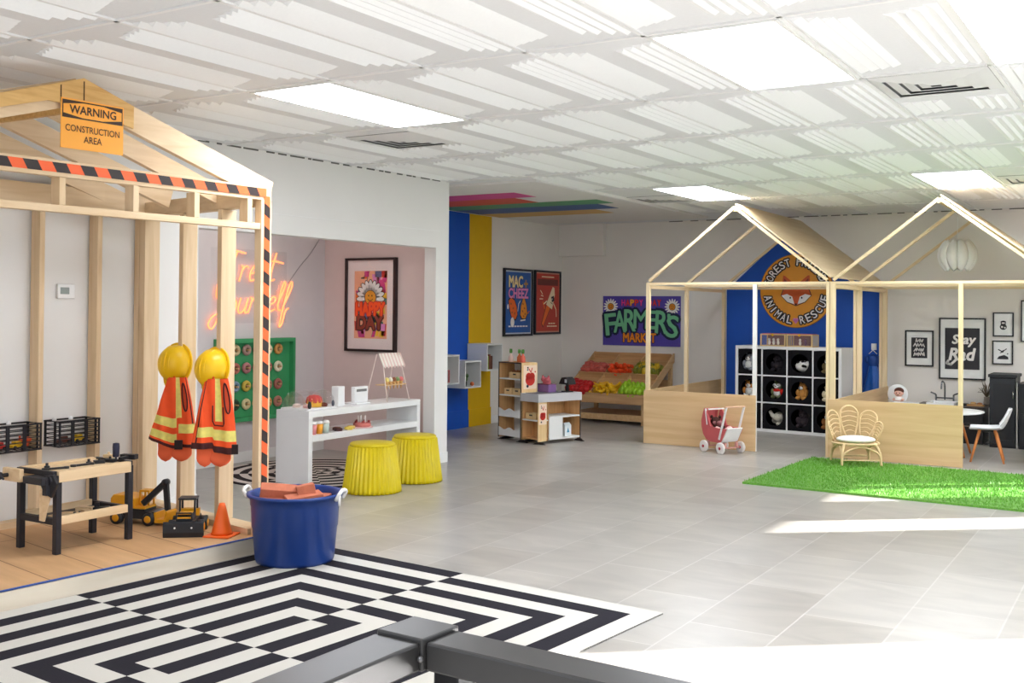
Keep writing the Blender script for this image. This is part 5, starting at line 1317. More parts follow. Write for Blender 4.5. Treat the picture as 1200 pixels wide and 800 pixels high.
# ================================================================= cube shelf with plush animals
SR = math.radians(-6)
CQ = Matrix.Translation((-3.985, 13.17, 0)) @ Matrix.Rotation(SR, 4, 'Z')
def cq(x, y, z): return tuple(CQ @ Vector((x, y, z)))
t = thing('cube_shelf', 'white cube shelf unit holding black bins of plush animals inside the left playhouse', 'shelf unit', cq(0, 0, 0), SR)
n4, n3 = 4, 3; TW, TH, TD, e = 1.385, 1.075, .39, .036
iw = (TW - 2 * e - 3 * .016) / 4; ih = (TH - 2 * e - 2 * .016) / 3
MB().b2((-TW / 2, 0, 0), (-TW / 2 + e, TD, TH)).build('side_panel', WHT, t); MB().b2((TW / 2 - e, 0, 0), (TW / 2, TD, TH)).build('side_panel', WHT, t)
MB().b2((-TW / 2 + e, 0, 0), (TW / 2 - e, TD, e)).build('bottom_panel', WHT, t); MB().b2((-TW / 2 + e, 0, TH - e), (TW / 2 - e, TD, TH)).build('top_panel', WHT, t)
for k in range(1, 4): x = -TW / 2 + e + k * iw + (k - 1) * .016; MB().b2((x, 0.002, e), (x + .016, TD, TH - e)).build('divider', WHT, t)
for k in range(1, 3):
    z = e + k * ih + (k - 1) * .016
    for c in range(4): x = -TW / 2 + e + c * (iw + .016); MB().b2((x, .002, z), (x + iw, TD, z + .016)).build('shelf', WHT, t)
BF = mat('bin felt', (26, 25, 28), .95, var=.1, scale=60, spec=.1); BI = mat('bin inside', (14, 14, 16), .95, spec=.05)
def make_bin():
    t = thing('storage_bin', 'x', 'bin')
    a, h = iw / 2 - .004, ih - .008
    m = MB(); N = 40; R_ = min(a, h / 2) * .74
    vo, vi = [], []
    for k in range(N):
        an = 2 * PI * k / N + PI / 4; c, s = math.cos(an), math.sin(an); q = max(abs(c), abs(s))
        vo.append((a * c / q, 0, h / 2 + h / 2 * s / q)); vi.append((R_ * c, 0, h / 2 + R_ * s))
    vv = vo + vi + [(x, .008, z) for x, y, z in vo] + [(x, .008, z) for x, y, z in vi]; fs = []
    for k in range(N):
        j = (k + 1) % N
        fs += [(k, j, N + j, N + k), (2 * N + k, 3 * N + k, 3 * N + j, 2 * N + j), (N + k, N + j, 3 * N + j, 3 * N + k)]
    m._add(vv, fs); m.build('front_panel', BF, t)
    MB().b2((-a, .0085, 0), (-a + .005, .34, h)).build('side', BI, t); MB().b2((a - .005, .0085, 0), (a, .34, h)).build('side', BI, t)
    MB().b2((-a + .005, .0085, 0), (a - .005, .34, .005)).build('base', BI, t); MB().b2((-a + .005, .335, .005), (a - .005, .34, h)).build('back', BI, t); MB().b2((-a + .005, .0085, h - .005), (a - .005, .335, h)).build('lid', BI, t)
    return t
def plush(kind):
    """body, head, ears, muzzle and paws in one soft body; returns the mesh builder and its materials"""
    m = MB()
    fur = lambda n, c: mat('fur ' + n, c, .95, var=.12, scale=70, bump=.4, spec=.1)
    dk = fur('dark', (34, 30, 30))
    base = {'seal': fur('seal', (150, 152, 158)), 'raven': fur('charcoal', (44, 40, 44)), 'dalmatian': fur('white', (226, 224, 220)), 'hedgehog': fur('hedgehog', (120, 104, 74)), 'calico': fur('calico', (196, 130, 66)), 'owl': fur('owl', (110, 116, 84)),
            'bear': fur('bear', (196, 138, 72)), 'lamb': fur('cream', (226, 212, 180)), 'elephant': fur('elephant', (206, 200, 186)), 'cat': fur('charcoal', (44, 40, 44)), 'mole': fur('mole', (62, 54, 58)), 'fawn': fur('fawn', (170, 112, 66))}[kind]
    wt = fur('white', (226, 224, 220)); ac = fur('accent', (200, 44, 36)); mats = [base, wt, dk, ac]
    if kind == 'dalmatian':
        m.ball((0, 0, .075), (.105, .09, .072)); m.ball((.06, -.055, .10), (.05, .045, .042)); m.ball((.10, -.05, .11), (.018, .03, .034), mi=2)
        rd = random.Random(4)
        for k in range(16):
            a, b = rd.uniform(0, 6.28), rd.uniform(-.2, 1.2); p = (.103 * math.cos(a) * math.cos(b), .088 * math.sin(a) * math.cos(b), .075 + .07 * math.sin(b)); m.ball(p, (.021, .02, .018), 8, 6, mi=2)
    elif kind == 'elephant':
        m.ball((0, 0, .085), (.08, .07, .085)); m.ball((.015, -.055, .10), (.058, .05, .055)); m.tube(spline([(.0, -.09, .10), (-.03, -.10, .13), (-.07, -.09, .17)], 5), [.026] * 6 + [.022] * 5, 10); m.ball((.075, -.03, .12), (.022, .04, .05)); m.ball((-.06, -.02, .06), (.03, .04, .04)); m.ball((.05, -.075, .025), (.03, .04, .025))
    else:
        m.ball((0, 0, .07), (.07, .062, .075)); m.ball((0, -.02, .155), (.058, .052, .052)); m.ball((0, -.066, .145), (.028, .024, .022), mi=0 if kind in ('raven', 'cat', 'mole') else 1)
        m.ball((0, -.089, .152), .008, 8, 6, mi=2)
        for s in (-1, 1):
            er = {'owl': (.012, .012, .02), 'seal': (.008, .008, .008), 'calico': (.016, .01, .026), 'cat': (.016, .01, .026), 'lamb': (.03, .014, .014), 'fawn': (.012, .01, .034)}.get(kind, (.020, .012, .020))
            m.ball((s * .042, -.015, .205 if kind != 'lamb' else .165), er, 10, 7); m.ball((s * .024, -.064, .168), .0075, 8, 6, mi=2)
            m.ball((s * .06, -.04, .085), (.024, .03, .042), mi=3 if kind == 'owl' and s > 0 else 0); m.ball((s * .045, -.06, .022), (.028, .042, .024), mi=1 if kind == 'calico' else 0)
        m.ball((0, -.04, .075), (.048, .035, .055), mi=1 if kind in ('calico', 'owl', 'seal') else 0)
        if kind == 'owl':
            for s in (-1, 1): m.ball((s * .026, -.058, .166), (.024, .018, .024), mi=1); m.ball((s * .026, -.078, .166), .008, 8, 6, mi=2)
            m.ball((0, -.06, .105), (.045, .03, .02), mi=3)
        if kind == 'calico': m.ball((.03, -.03, .18), (.034, .034, .026), mi=2)
    return m, mats
proto = make_bin()
kinds = [['seal', 'raven', 'dalmatian', 'hedgehog'], ['calico', 'owl', 'bear', 'lamb'], [None, 'elephant', 'mole', 'fawn']]
desc = {'seal': 'grey and white plush animal in the top left bin', 'raven': 'black plush animal hardly visible in the second bin of the top row', 'dalmatian': 'white plush dog with dark spots curled up in the third bin of the top row', 'hedgehog': 'brown plush animal behind the thick post in the top right bin',
        'calico': 'orange, white and black plush cat in the left bin of the middle row', 'owl': 'green and white plush bird with red scarf in the middle row', 'bear': 'tan plush bear in the third bin of the middle row', 'lamb': 'cream plush animal beside the thick post in the middle row', 'elephant': 'pale plush elephant with raised trunk in the bottom row', 'mole': 'dark plush animal hardly visible in the bottom row', 'fawn': 'brown plush animal in the bottom right bin'}
rown = ['top', 'middle', 'bottom']; coln = ['first', 'second', 'third', 'fourth']
first = True
for r in range(3):
    for c in range(4):
        x = -TW / 2 + e + iw / 2 + c * (iw + .016); z = e + (2 - r) * (ih + .016)
        b_ = proto if first else dup(proto, (0, 0, 0))
        first = False
        b_.location = cq(x, .006, z + .0005); b_.rotation_euler = (0, 0, SR); b_['label'] = 'black fabric bin with round hole, %s in the %s row of the cube shelf' % (coln[c], rown[r]); b_['group'] = 'black bins in the cube shelf'
        k = kinds[r][c]
        if k:
            m, ms = plush(k); o = m.build('plush_animal', ms, loc=cq(x + (-.045 if c == 0 else .01), .155 if k == 'elephant' else .13, z + .0065 + .035), rotz=SR + random.uniform(-.35, .35))
            o.scale = (1.08, 1.0, 1.02); tag(o, desc[k], 'plush toy')
# clear boxes on top
for k, x in enumerate((-.215, .135)):
    o = thing('display_box', ['clear toy box with pink trim on top of the cube shelf, left one', 'clear toy box with pink trim on top of the cube shelf, right one'][k], 'box', cq(x, .17, TH + .0005), SR, 'clear boxes on the cube shelf')
    TR = mat('box trim', (228, 196, 140), .5); CB = mat('box clear', (250, 230, 225), .08, var=0, alpha=.07, spec=.6); PKT = mat('box pink', (206, 60, 110), .4)
    m = MB(); a, b, h = .16, .10, .14
    for sx in (-1, 1):
        for sy in (-1, 1): m.b2((sx * a - .008, sy * b - .008, .012), (sx * a + .008, sy * b + .008, h))
    m.b2((-a - .008, -b - .008, h), (a + .008, -b + .008, h + .014)).b2((-a - .008, b - .008, h), (a + .008, b + .008, h + .014)).b2((-a - .008, -b + .008, h), (-a + .008, b - .008, h + .014)).b2((a - .008, -b + .008, h), (a + .008, b - .008, h + .014))
    m.build('edge_frame', TR, o); MB().b2((-a - .008, -b - .008, 0), (a + .008, b + .008, .012)).build('base', TR, o)
    MB().b2((-a + .01, -b + .01, h + .014), (a - .01, b - .01, h + .02)).build('lid', PKT, o)
    MB().b2((-a + .008, -b - .002, .012), (a - .008, -b + .002, h)).build('front_pane', CB, o); MB().b2((-a + .008, b - .004, .012), (a - .008, b, h)).build('back_pane', mat('box back', (150, 90, 100), .6), o)
    MB().b2((a - .002, -b + .008, .012), (a + .002, b - .008, h)).build('end_pane', mat('box end', (214, 204, 196), .4), o)
    m = MB(); m.lathe([(.016, 0), (.016, .01)], 14, (0, 0, 0), 0, Matrix.Translation((0, -b - .008, h + .004)) @ Matrix.Rotation(PI / 2, 4, 'X')); m.build('clasp', Y1, o)
    for q in range(3 if k == 0 else 2):
        fx = -.08 + .06 * q if k == 0 else -.02 + .07 * q
        small('toy_figurine', [['white toy figurine at the left in the left clear box', 'second white toy figurine in the left clear box', 'third white toy figurine in the left clear box'], ['pale toy figurine in the middle of the right clear box', 'purple toy figurine at the right in the right clear box', '']][k][q], 'toy', cq(x + fx, .14, TH + .013),
              lambda m: (m.ball((0, 0, .03), (.018, .016, .03)), m.ball((0, -.004, .07), (.016, .016, .018))), [W1, W1][0] if not (k == 1 and q == 1) else mat('figurine purple', (120, 50, 110), .5), SR)
# blue dress on the wall
t = thing('dress_up_dress', 'shiny blue dress up dress hanging from a white hook on the blue wall', 'dress', (-3.10, 13.865, .44))
DB = mat('dress satin', (30, 100, 196), .35, var=.12, scale=8, sheen=.3)
def dr(u, v):
    a = 2 * PI * u; wv = .05 + .12 * (1 - v) ** 1.1; f = .02 * (1 - v) * math.sin(7 * a)
    return ((wv + f) * math.cos(a) + .03 * (1 - v), (.03 + .03 * (1 - v) + f * .5) * math.sin(a), .40 * v)
m = MB(); m.grid(dr, 60, 14, closed_u=True); m.build('skirt', DB, t)
m = MB(); m.ball((0, 0, .46), (.07, .035, .085)); m.ball((-.07, 0, .48), (.03, .025, .05)); m.ball((.07, 0, .48), (.03, .025, .05)); m.build('bodice', mat('dress dark', (24, 70, 150), .5, var=.1), t)
m = MB(); m.tube([(-.05, 0, .55), (0, 0, .60), (.05, 0, .55)], .006, 6); m.b2((-.03, .04, .60), (.03, .14, .68)); m.tube([(0, 0, .60), (0, .05, .63)], .006, 6); m.build('wall_hook', WHT, t)

# ================================================================= doll pram
RP = mat('pram pink', (206, 96, 98), .55, var=.03); WP = mat('pram white', (240, 238, 236), .45); PNK = mat('pram rose wood', (222, 160, 150), .5)
PR = math.radians(-28)
t = thing('doll_pram', 'pink and white wooden doll pram in front of the left playhouse panel', 'pram', (-4.02, 10.99, 0), PR)
for s in (-1, 1):
    y = s * .115
    P = [(-.20, .33)] + [(-.20 + .02 * k * .0 + .0, .33) for k in range(0)] + [(-.195, .26), (-.17, .19), (-.12, .135), (-.05, .115), (.10, .115), (.19, .27), (.02, .27), (-.06, .285), (-.10, .40), (-.14, .46), (-.17, .43)]
    MB().prism(P, y - .006, y + .006).build('side_panel', RP, t)
MB().prism([(-.10, .12), (.10, .12), (.10, .13), (-.10, .13)], -.109, .109).build('floor_board', WP, t)
m = MB(); m.bar((.115, 0, .13), (.195, 0, .275), .21, .012, up=(1, 0, .5)); m.build('end_panel', WP, t)
m = MB(); m.grid(lambda u, v: ((-.205 + .0 + .055 * (abs(v - .55) * 1.2), -.105 + .21 * u, .17 + .29 * v)), 4, 10); m.build('hood_back', RP, t, solid=.006)
m = MB(); m.bar((-.10, -.109, .455), (-.10, .109, .455), .014, .014); m.build('hood_bar', WP, t); m = MB(); m.bar((-.105, -.118, .29), (-.135, -.118, .46), .014, .014); m.build('hood_edge', WP, t)
for s in (-1, 1):
    m = MB(); m.bar((.09, s * .124, .15), (.20, s * .124, .50), .012, .022); m.build('handle_arm', WP, t)
m = MB(); m.tube([(.20, -.13, .50), (.20, .13, .50)], .010, 10); m.build('handle_bar', wood('handle wood', (232, 190, 160), (222, 176, 146), 'y'), t)
for x in (-.13, .13):
    m = MB(); m.tube([(x, -.14, .062), (x, .14, .062)], .008, 8); m.b2((x - .015, -.09, .06), (x + .015, -.07, .116)).b2((x - .015, .07, .06), (x + .015, .09, .116)); m.build('axle', PNK, t)
    for s in (-1, 1):
        m = MB(); m.lathe([(.045, -.012), (.062, -.010), (.062, .010), (.045, .012)], 28, (0, 0, 0), 0, Matrix.Translation((x, s * .142, .062)) @ Matrix.Rotation(PI / 2, 4, 'X')); w_ = m.build('wheel', mat('wheel white', (240, 232, 228), .5), t)
        m = MB(); m.lathe([(.016, -.016), (.016, .016)], 14, (0, 0, 0), 0, Matrix.Translation((x, s * .142, .062)) @ Matrix.Rotation(PI / 2, 4, 'X')); m.build('hub', mat('hub red', (190, 70, 76), .5), w_)
m = MB(); m.ball((0, 0, .04), (.08, .06, .05)); m.ball((-.05, 0, .10), (.055, .05, .052), mi=0); m.ball((-.02, -.045, .09), (.022, .02, .02), mi=1); m.ball((-.08, -.03, .15), (.018, .014, .02)); m.ball((-.02, .03, .15), (.018, .014, .02)); m.ball((.04, -.02, .09), (.04, .035, .03), mi=1)
tag(m.build('plush_dog', [mat('fur brown', (74, 48, 44), .95, var=.15, scale=60, spec=.1), mat('fur rose', (150, 100, 100), .95, var=.1, spec=.1)], loc=(-4.07, 11.02, .218), rotz=PR), 'dark brown plush animal lying in the pink pram', 'plush toy')
m = MB(); m.grid(lambda u, v: (-.08 + .20 * u, -.095 + .19 * v, .22 + .02 * math.sin(u * 7 + v * 5) + .045 * math.sin(PI * v)), 14, 12)
tag(m.build('doll_blanket', mat('blanket rose', (236, 196, 190), .9), loc=(-3.985, 10.97, .0), rotz=PR, solid=.01), 'pale pink blanket lying in the pink pram', 'blanket')

# ================================================================= rattan chair
RT = mat('rattan', (226, 194, 148), .5, var=.06, scale=30)
CRZ = math.radians(30)          # local -y is the chair's front
t = thing('rattan_chair', 'small petal back rattan chair with a white cushion, standing on the grass mat', 'chair', (-2.575, 10.79, .0265), CRZ)
zs, wS_, dS = .20, .22, .19
m = MB(); ring = [(wS_ * math.cos(a), dS * math.sin(a), zs) for a in [2 * PI * k / 36 for k in range(36)]]; m.tube(ring, .012, 8, closed=True); m.build('seat_rim', RT, t)
m = MB()
for k in range(9):
    y = -dS * .9 + dS * 1.8 * k / 8; xx = wS_ * math.sqrt(max(.02, 1 - (y / dS) ** 2)); m.tube([(-xx, y, zs), (xx, y, zs)], .006, 6)
m.build('seat_canes', RT, t)
lg = [(-.19, -.20), (.19, -.20), (-.19, .19), (.19, .19)]
for x, y in lg:
    m = MB(); m.tube(spline([(x * .80, y * .72, zs), (x * .95, y * .9, .12), (x, y, .0)], 5), .013, 8); m.build('leg', RT, t)
for a_, b_ in (((-.185, -.19), (.185, -.19)), ((-.185, .18), (.185, .18)), ((-.185, -.19), (-.185, .18)), ((.185, -.19), (.185, .18))):
    m = MB(); mx_, my_ = (a_[0] + b_[0]) / 2, (a_[1] + b_[1]) / 2
    m.tube(spline([(a_[0], a_[1], .04), (a_[0] * .82 + mx_ * .18, a_[1] * .82 + my_ * .18, .125), (mx_ * .9, my_ * .9, .175), (b_[0] * .82 + mx_ * .18, b_[1] * .82 + my_ * .18, .125), (b_[0], b_[1], .04)], 6), .009, 8); m.build('arch', RT, t)
for y in (-.19, .18):
    m = MB(); m.tube([(-.185, y, .05), (.185, y, .05)], .007, 8); m.build('stretcher', RT, t)
m = MB(); m.ball((0, -.01, zs + .035), (.19, .165, .034), 28, 12); m.build('cushion', mat('cushion white', (244, 240, 234), .9, var=.02), t)
# petals around the back
def petal(ang, h, w_, lean, tilt):
    """hoop rooted on the seat rim at angle ang, tilted sideways, with curved canes across it"""
    out = Vector((math.cos(ang), math.sin(ang), 0)); tan = Vector((-math.sin(ang), math.cos(ang), 0)); base = Vector((wS_ * .96 * math.cos(ang), dS * .96 * math.sin(ang), zs + .008))
    up = (Vector((0, 0, 1)) + out * lean + tan * tilt).normalized(); sd = (tan - up * tan.dot(up)).normalized()
    half = lambda q: w_ * (.16 + .34 * math.sin(min(1.0, q / .72) * PI / 2))
    pts = [base - sd * half(0)] + [base + up * (h * q) - sd * half(q) for q in (.25, .5, .68)]
    for k in range(13):
        an = PI - PI * k / 12; pts.append(base + up * (h * .72 + h * .28 * math.sin(an)) + sd * (w_ * .5 * math.cos(an)))
    pts += [base + up * (h * q) + sd * half(q) for q in (.68, .5, .25)] + [base + sd * half(0)]
    m = MB(); m.tube(pts, .0095, 8); m.build('petal_hoop', RT, t)
    m = MB()
    for q in (.22, .36, .50, .64, .78):
        hw = half(q) if q < .72 else w_ * .48
        m.tube(spline([base + up * h * q - sd * hw, base + up * (h * q + .022), base + up * h * q + sd * hw], 5), .005, 6)
    m.build('petal_canes', RT, t)
petal(PI / 2, .34, .18, .20, 0); petal(PI / 2 + .62, .30, .17, .22, .16); petal(PI / 2 - .62, .30, .17, .22, -.16); petal(PI / 2 + 1.2, .20, .12, .25, .22); petal(PI / 2 - 1.2, .20, .12, .25, -.22)

# ================================================================= framed prints on the back wall
FB = mat('frame black', (26, 26, 28), .4, var=.04); MATB = c_('mount', (240, 240, 238))
def pr_(label, x0, x1, z0, z1, fn, fr=.018):
    t = framed('framed_print', label, 'picture', ((x0 + x1) / 2, 13.946, (z0 + z1) / 2), 0, x1 - x0, z1 - z0, fr, .03, FB, MATB)
    A = Art(.0008); fn(A, x1 - x0, z1 - z0); A.build('artwork', t, -.018); return t
INK = c_('ink dark', (44, 42, 48))
def a1(A, w_, h):
    A.rect(-w_ * .28, -h * .27, w_ * .28, h * .30, INK, 1)
    rd = random.Random(9)
    for k in range(4):
        z = h * (.21 - .125 * k); hw = w_ * (.12 + .05 * (k > 0) + .02 * (k % 2)); n = 7 + k
        A.line([(-hw + 2 * hw * i / n + rd.uniform(-.006, .006), z + (h * .045 if i % 2 else -h * .035) * rd.uniform(.7, 1.2)) for i in range(n + 1)], .013, W1, 2)
pr_('small black framed lettering print left of the big one on the back wall', -2.727, -2.392, .852, 1.296, a1)
def a2(A, w_, h):
    A.rect(-w_ * .37, -h * .335, w_ * .37, h * .335, INK, 1)
    A.text('Stay', .02, h * .13, w_ * .50, h * .19, W1, 2, grow=.035, shear=.2); A.text('Rad', .0, -h * .09, w_ * .56, h * .19, W1, 2, grow=.035, shear=.2)
    A.line([(-w_ * .30, -h * .20), (-w_ * .33, -h * .24), (-w_ * .24, -h * .26), (-w_ * .12, -h * .17)], .028, W1, 3)
pr_('large black framed print reading Stay Rad on the back wall', -2.33, -1.80, .708, 1.455, a2)
def a3(A, w_, h):
    A.disc(0, -h * .10, w_ * .17, INK, 1, 20, h * .12); A.rect(-w_ * .12, -h * .02, w_ * .12, h * .14, INK, 1); A.disc(0, h * .10, w_ * .13, INK, 1, 16, h * .06)
    A.rect(-w_ * .07, h * .03, w_ * .07, h * .09, W1, 2); A.disc(-w_ * .06, -h * .10, w_ * .05, W1, 2, 12); A.disc(w_ * .08, -h * .13, w_ * .04, W1, 2, 12)
pr_('small black framed backpack print at the upper right of the big print', -1.724, -1.497, 1.238, 1.525, a3, .014)
def a4(A, w_, h):
    A.poly([(-w_ * .28, -h * .28), (w_ * .28, -h * .28), (w_ * .26, -h * .18), (w_ * .08, -h * .10), (-w_ * .18, -h * .16)], INK, 1); A.line([(-w_ * .05, h * .0), (w_ * .18, h * .16)], .01, INK, 1); A.line([(-w_ * .2, h * .12), (w_ * .02, h * .02)], .012, INK, 1); A.line([(-w_ * .12, -h * .02), (w_ * .04, h * .10)], .008, INK, 1); A.disc(w_ * .24, -h * .05, .008, INK, 1, 8)
pr_('small black framed adventure print below the backpack print', -1.729, -1.503, .906, 1.19, a4, .014)
pr_('framed print cut off by the right edge of the picture', -1.42, -1.18, 1.18, 1.67, a3, .014)

# ================================================================= inside the right playhouse
KB = mat('kitchen black', (30, 31, 36), .45, var=.04)
t = thing('play_kitchen', 'low black play kitchen unit with a white sink top against the back wall', 'play kitchen', (-2.12, 13.62, 0))
MB().b2((-.36, -.24, .0), (.36, .24, .40)).build('cabinet', KB, t); MB().b2((-.38, -.26, .4005), (.38, .25, .425)).build('worktop', mat('worktop dark', (52, 44, 42), .4), t)
m = MB(); m.b2((-.26, -.235, .4255), (.05, -.215, .455)).b2((-.26, .14, .4255), (.05, .16, .455)).b2((-.26, -.215, .4255), (-.24, .14, .455)).b2((.03, -.215, .4255), (.05, .14, .455)).b2((-.24, -.215, .4255), (.03, .14, .43)); m.build('sink', WHT, t)
for z in (.34, .20):
    d = MB().b2((-.02, -.247, z - .07), (.34, -.2405, z + .04)).build('drawer', KB, t); MB().b2((.03, -.262, z), (.29, -.252, z + .01)).build('handle', mat('chrome', (200, 200, 204), .2, .9), d)
CH = mat('faucet steel', (110, 112, 116), .25, .85)
f = thing('tap', 'tall curved steel toy tap behind the white sink', 'tap', (-2.24, 13.80, .4258))
m = MB(); m.tube(spline([(0, 0, .04), (0, 0, .20), (-.01, -.02, .25), (-.02, -.07, .26), (-.025, -.09, .20), (-.025, -.092, .17)], 5), .009, 8); m.build('spout', CH, f)
m = MB(); m.tube([(-.11, 0, .06), (.11, 0, .06)], .009, 8); m.build('bridge', CH, f)
for s in (-1, 1):
    m = MB(); m.tube([(s * .10, 0, 0), (s * .10, 0, .10)], .010, 8); m.tube([(s * .10, 0, .10), (s * .16, -.01, .125)], .009, 8); m.build('tap_handle', CH, f)
m = MB(); m.lathe([(.05, 0), (.05, .02), (0, .02)], 16); tag(m.build('toy_pot', DARK, loc=(-1.99, 13.62, .4258)), 'black ring shaped toy pot on the worktop right of the sink', 'toy')
t = thing('serving_tray', 'wooden serving tray with toy food on the dark worktop right of the sink', 'tray', (-1.86, 13.58, .4258), 0)
MB().b2((-.09, -.07, 0), (.09, .07, .010)).build('tray_base', wood('tray wood', (206, 160, 108), (186, 140, 90), 'x'), t); MB().b2((-.09, -.07, .010), (.09, -.06, .024)).build('tray_rim', wood('tray wood', (206, 160, 108), (186, 140, 90), 'x'), t)
small('toy_bread', 'tan toy bread on the serving tray', 'toy food', (-1.89, 13.59, .436), lambda m: m.ball((0, 0, .018), (.035, .025, .018)), mat('toast', (216, 170, 120), .8)); small('toy_bread', 'brown toy bread on the serving tray', 'toy food', (-1.82, 13.58, .436), lambda m: m.ball((0, 0, .016), (.03, .024, .016)), mat('toast dark', (180, 120, 80), .8))
t = thing('potted_plant', 'dry brown flower in a small glass vase beside the black cabinet', 'plant', (-1.765, 13.74, .4258))
m = MB(); m.lathe([(.03, 0), (.036, .03), (.03, .09), (.034, .10), (0, .10)], 16); m.build('vase', mat('vase taupe', (150, 138, 128), .3), t)
m = MB()
for k in range(16):
    a = k * 2.399; m.tube([(0, 0, .09), (.05 * math.cos(a), .05 * math.sin(a), .16 + .03 * (k % 3)), (.10 * math.cos(a), .08 * math.sin(a), .15 + .05 * (k % 4))], [.003, .006, .002], 5)
m.build('dry_leaves', mat('dry leaf', (112, 98, 78), .8), t)
t = thing('black_cabinet', 'tall black toy fridge cabinet with a framed door beside the prints', 'cabinet', (-1.53, 13.40, 0))
MB().b2((-.135, -.21, .0), (.135, .24, .79)).build('body', KB, t); MB().b2((-.15, -.23, .7905), (.15, .25, .825)).build('top_board', KB, t, bevel=.004)
d = MB().b2((-.13, -.224, .03), (.13, -.2105, .775)).build('door', KB, t)
m = MB(); m.b2((-.13, -.232, .03), (-.095, -.2245, .775)).b2((.095, -.232, .03), (.13, -.2245, .775)).b2((-.095, -.232, .72), (.095, -.2245, .775)).b2((-.095, -.232, .03), (.095, -.2245, .09)); m.build('door_frame', mat('door frame black', (36, 38, 44), .4), d)
m = MB(); m.tube([(.112, -.25, .56), (.112, -.25, .64)], .007, 8); m.build('handle', mat('chrome', (200, 200, 204), .2, .9), d)
t = thing('black_cabinet', 'lower black toy cabinet cut off by the right edge of the picture', 'cabinet', (-1.12, 13.36, 0))
MB().b2((-.24, -.20, .0), (.24, .24, .70)).build('body', KB, t); MB().b2((-.25, -.22, .7005), (.25, .25, .73)).build('top_board', KB, t)
for z0, z1 in ((.04, .40), (.42, .68)): MB().b2((-.22, -.214, z0), (.22, -.2005, z1)).build('door', KB, t)
MB().b2((-.262, -.24, 0), (-.2505, -.19, .74)).build('white_edge', mat('edge grey', (170, 168, 166), .4), t)
# doll in a round white seat
t = thing('highchair', 'white round backed doll seat behind the front panel of the right playhouse', 'highchair', (-2.66, 13.2, 0))
m = MB(); m.ball((-.02, .075, .545), (.118, .028, .118), 28, 12); m.build('back_shell', WHT, t)
m = MB(); m.lathe([(.10, .40), (.115, .42), (.10, .44), (0, .44)], 24); m.build('seat', WHT, t)
for k in range(4):
    a = PI / 4 + k * PI / 2; m = MB(); m.tube([(.07 * math.cos(a), .07 * math.sin(a), .41), (.13 * math.cos(a), .13 * math.sin(a), 0)], .012, 8); m.build('leg', WHT, t)
MB().b2((-.02, -.16, .455), (.25, -.06, .47)).build('feeding_tray', WHT, t)
t = thing('baby_doll', 'baby doll with brown hair sitting in the white round seat', 'doll', (-2.645, 13.17, .4405))
SKIN = mat('doll skin', (228, 178, 160), .5, var=.02)
m = MB(); m.ball((0, 0, .05), (.045, .038, .055)); m.ball((0, -.012, .125), (.048, .045, .045)); m.ball((0, -.057, .12), (.008, .008, .007), 8, 6)
for s in (-1, 1): m.ball((s * .05, -.03, .05), (.016, .03, .016)); m.ball((s * .03, -.05, .015), (.018, .035, .016)); m.ball((s * .047, -.01, .123), (.009, .008, .012), 8, 6)
m.build('body', SKIN, t)
m = MB(); m.ball((0, .006, .148), (.056, .053, .043)); m.build('hair', mat('doll hair', (92, 50, 36), .8, var=.1), t)
m = MB()
for s in (-1, 1): m.ball((s * .018, -.053, .127), (.006, .004, .007), 8, 6)
m.ball((0, -.056, .105), (.010, .004, .003), 8, 6); m.build('face', mat('doll face', (70, 40, 40), .5), t)
m = MB(); m.lathe([(.052, .04), (.054, .055), (.046, .085)], 20); m.build('bib', W1, t)
# white table and chair
t = thing('round_table', 'round white childrens table with splayed wooden legs behind the right playhouse panel', 'table', (-1.98, 12.25, 0))
m = MB(); m.lathe([(.0, .448), (.36, .448), (.385, .458), (.385, .466), (.375, .472), (0, .472)], 48); m.build('tabletop', WHT, t)
OW = wood('chair leg wood', (214, 138, 78), (194, 116, 60), 'z', 3)
for k in range(4):
    a = PI / 4 + k * PI / 2; m = MB(); m.tube([(.16 * math.cos(a), .16 * math.sin(a), .448), (.31 * math.cos(a), .31 * math.sin(a), 0)], [.017, .011], 10); m.build('leg', OW, t)
t = thing('childs_chair', 'white shell childrens chair with orange wooden legs right of the round table', 'chair', (-1.52, 11.9, 0), math.radians(-90 + 6))
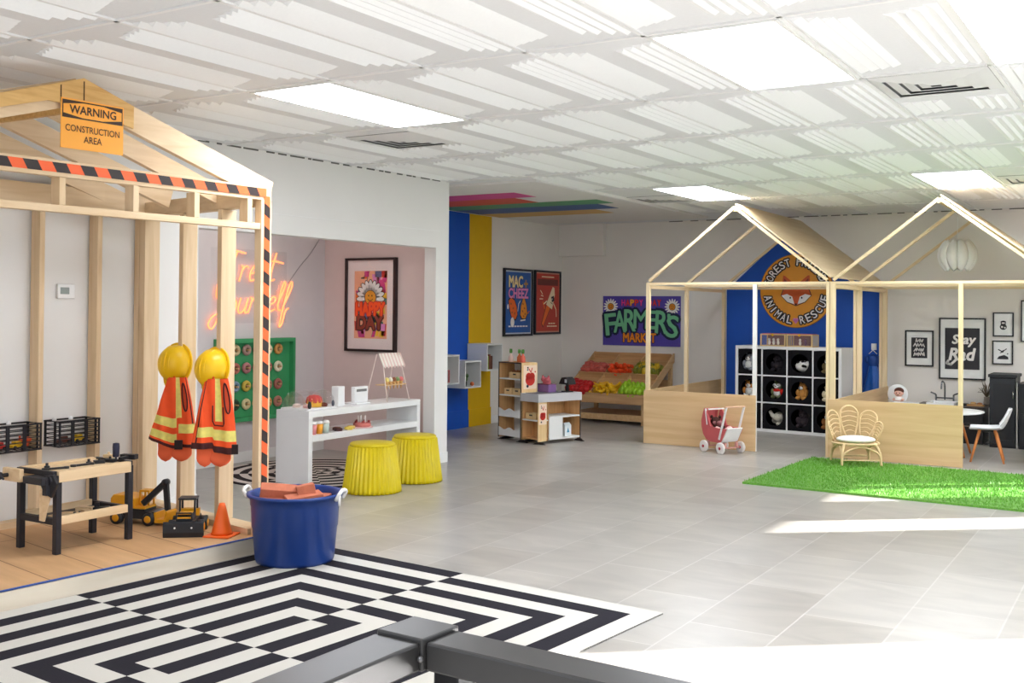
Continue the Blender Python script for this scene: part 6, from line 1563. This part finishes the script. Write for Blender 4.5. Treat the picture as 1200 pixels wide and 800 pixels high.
# local -y is the front (towards the table)
def sh(u, v):
    x = (u - .5) * 2
    if v < .55:
        q = v / .55; y = -.17 + .30 * q; z = .335 + .012 * (1 - q) ** 4 * -1 + .03 * x * x - .01 * math.sin(PI * q); wd = .165 - .01 * (1 - q)
    else:
        q = (v - .55) / .45; y = .13 + .10 * q ** .8 - .03 * x * x * q * 0; z = .335 + .215 * q ** 1.2 + .03 * x * x * (1 - q); wd = .165 - .045 * q ** 2
        y -= .045 * x * x * (1 - .3 * q)
    return (x * wd, y, z)
m = MB(); m.grid(sh, 16, 22); m.build('seat_shell', mat('shell white', (238, 240, 246), .3, var=.01), t, solid=.012, subsurf=1)
for sx in (-1, 1):
    for sy in (-1, 1):
        m = MB(); m.tube([(sx * .075, sy * .07, .325), (sx * .15, sy * .155, 0)], [.016, .010], 10); m.build('leg', OW, t)
m = MB()
for a_, b_ in (((-.11, -.11, .17), (.11, .11, .17)), ((-.11, .11, .18), (.11, -.11, .18))): m.tube([a_, b_], .004, 6)
m.build('cross_wires', BLACK, t); m = MB(); m.lathe([(.10, .305), (.10, .322)], 20); m.build('under_plate', DARK, t)
# pendant lamp
t = thing('pendant_lamp', 'white petal shaped paper pendant lamp hanging inside the right playhouse', 'lamp', (-1.967, 12.9, 1.97))
LP_ = mat('lamp paper', (244, 243, 240), .7, var=.01)
for k in range(10):
    a = 2 * PI * k / 10 + .15; m = MB()
    def pet(u, v, a=a):
        an = a + (u - .5) * .62; r = .045 + .165 * math.sin(PI * (.08 + .84 * v)) ** .55 * (1 - .10 * (2 * u - 1) ** 2)
        return (r * math.cos(an), r * math.sin(an), .01 + .36 * v + .03 * abs(2 * u - 1) * (1 if v < .5 else -1) * abs(2 * v - 1))
    m.grid(pet, 6, 16); m.build('petal', LP_, t, solid=.003)
m = MB(); m.lathe([(.05, .34), (.05, .36), (.012, .375), (0, .375)], 16); m.build('cap', LP_, t)
m = MB(); m.tube([(0, 0, .37), (0, 0, .62)], .003, 6); m.build('cord', WHT, t)
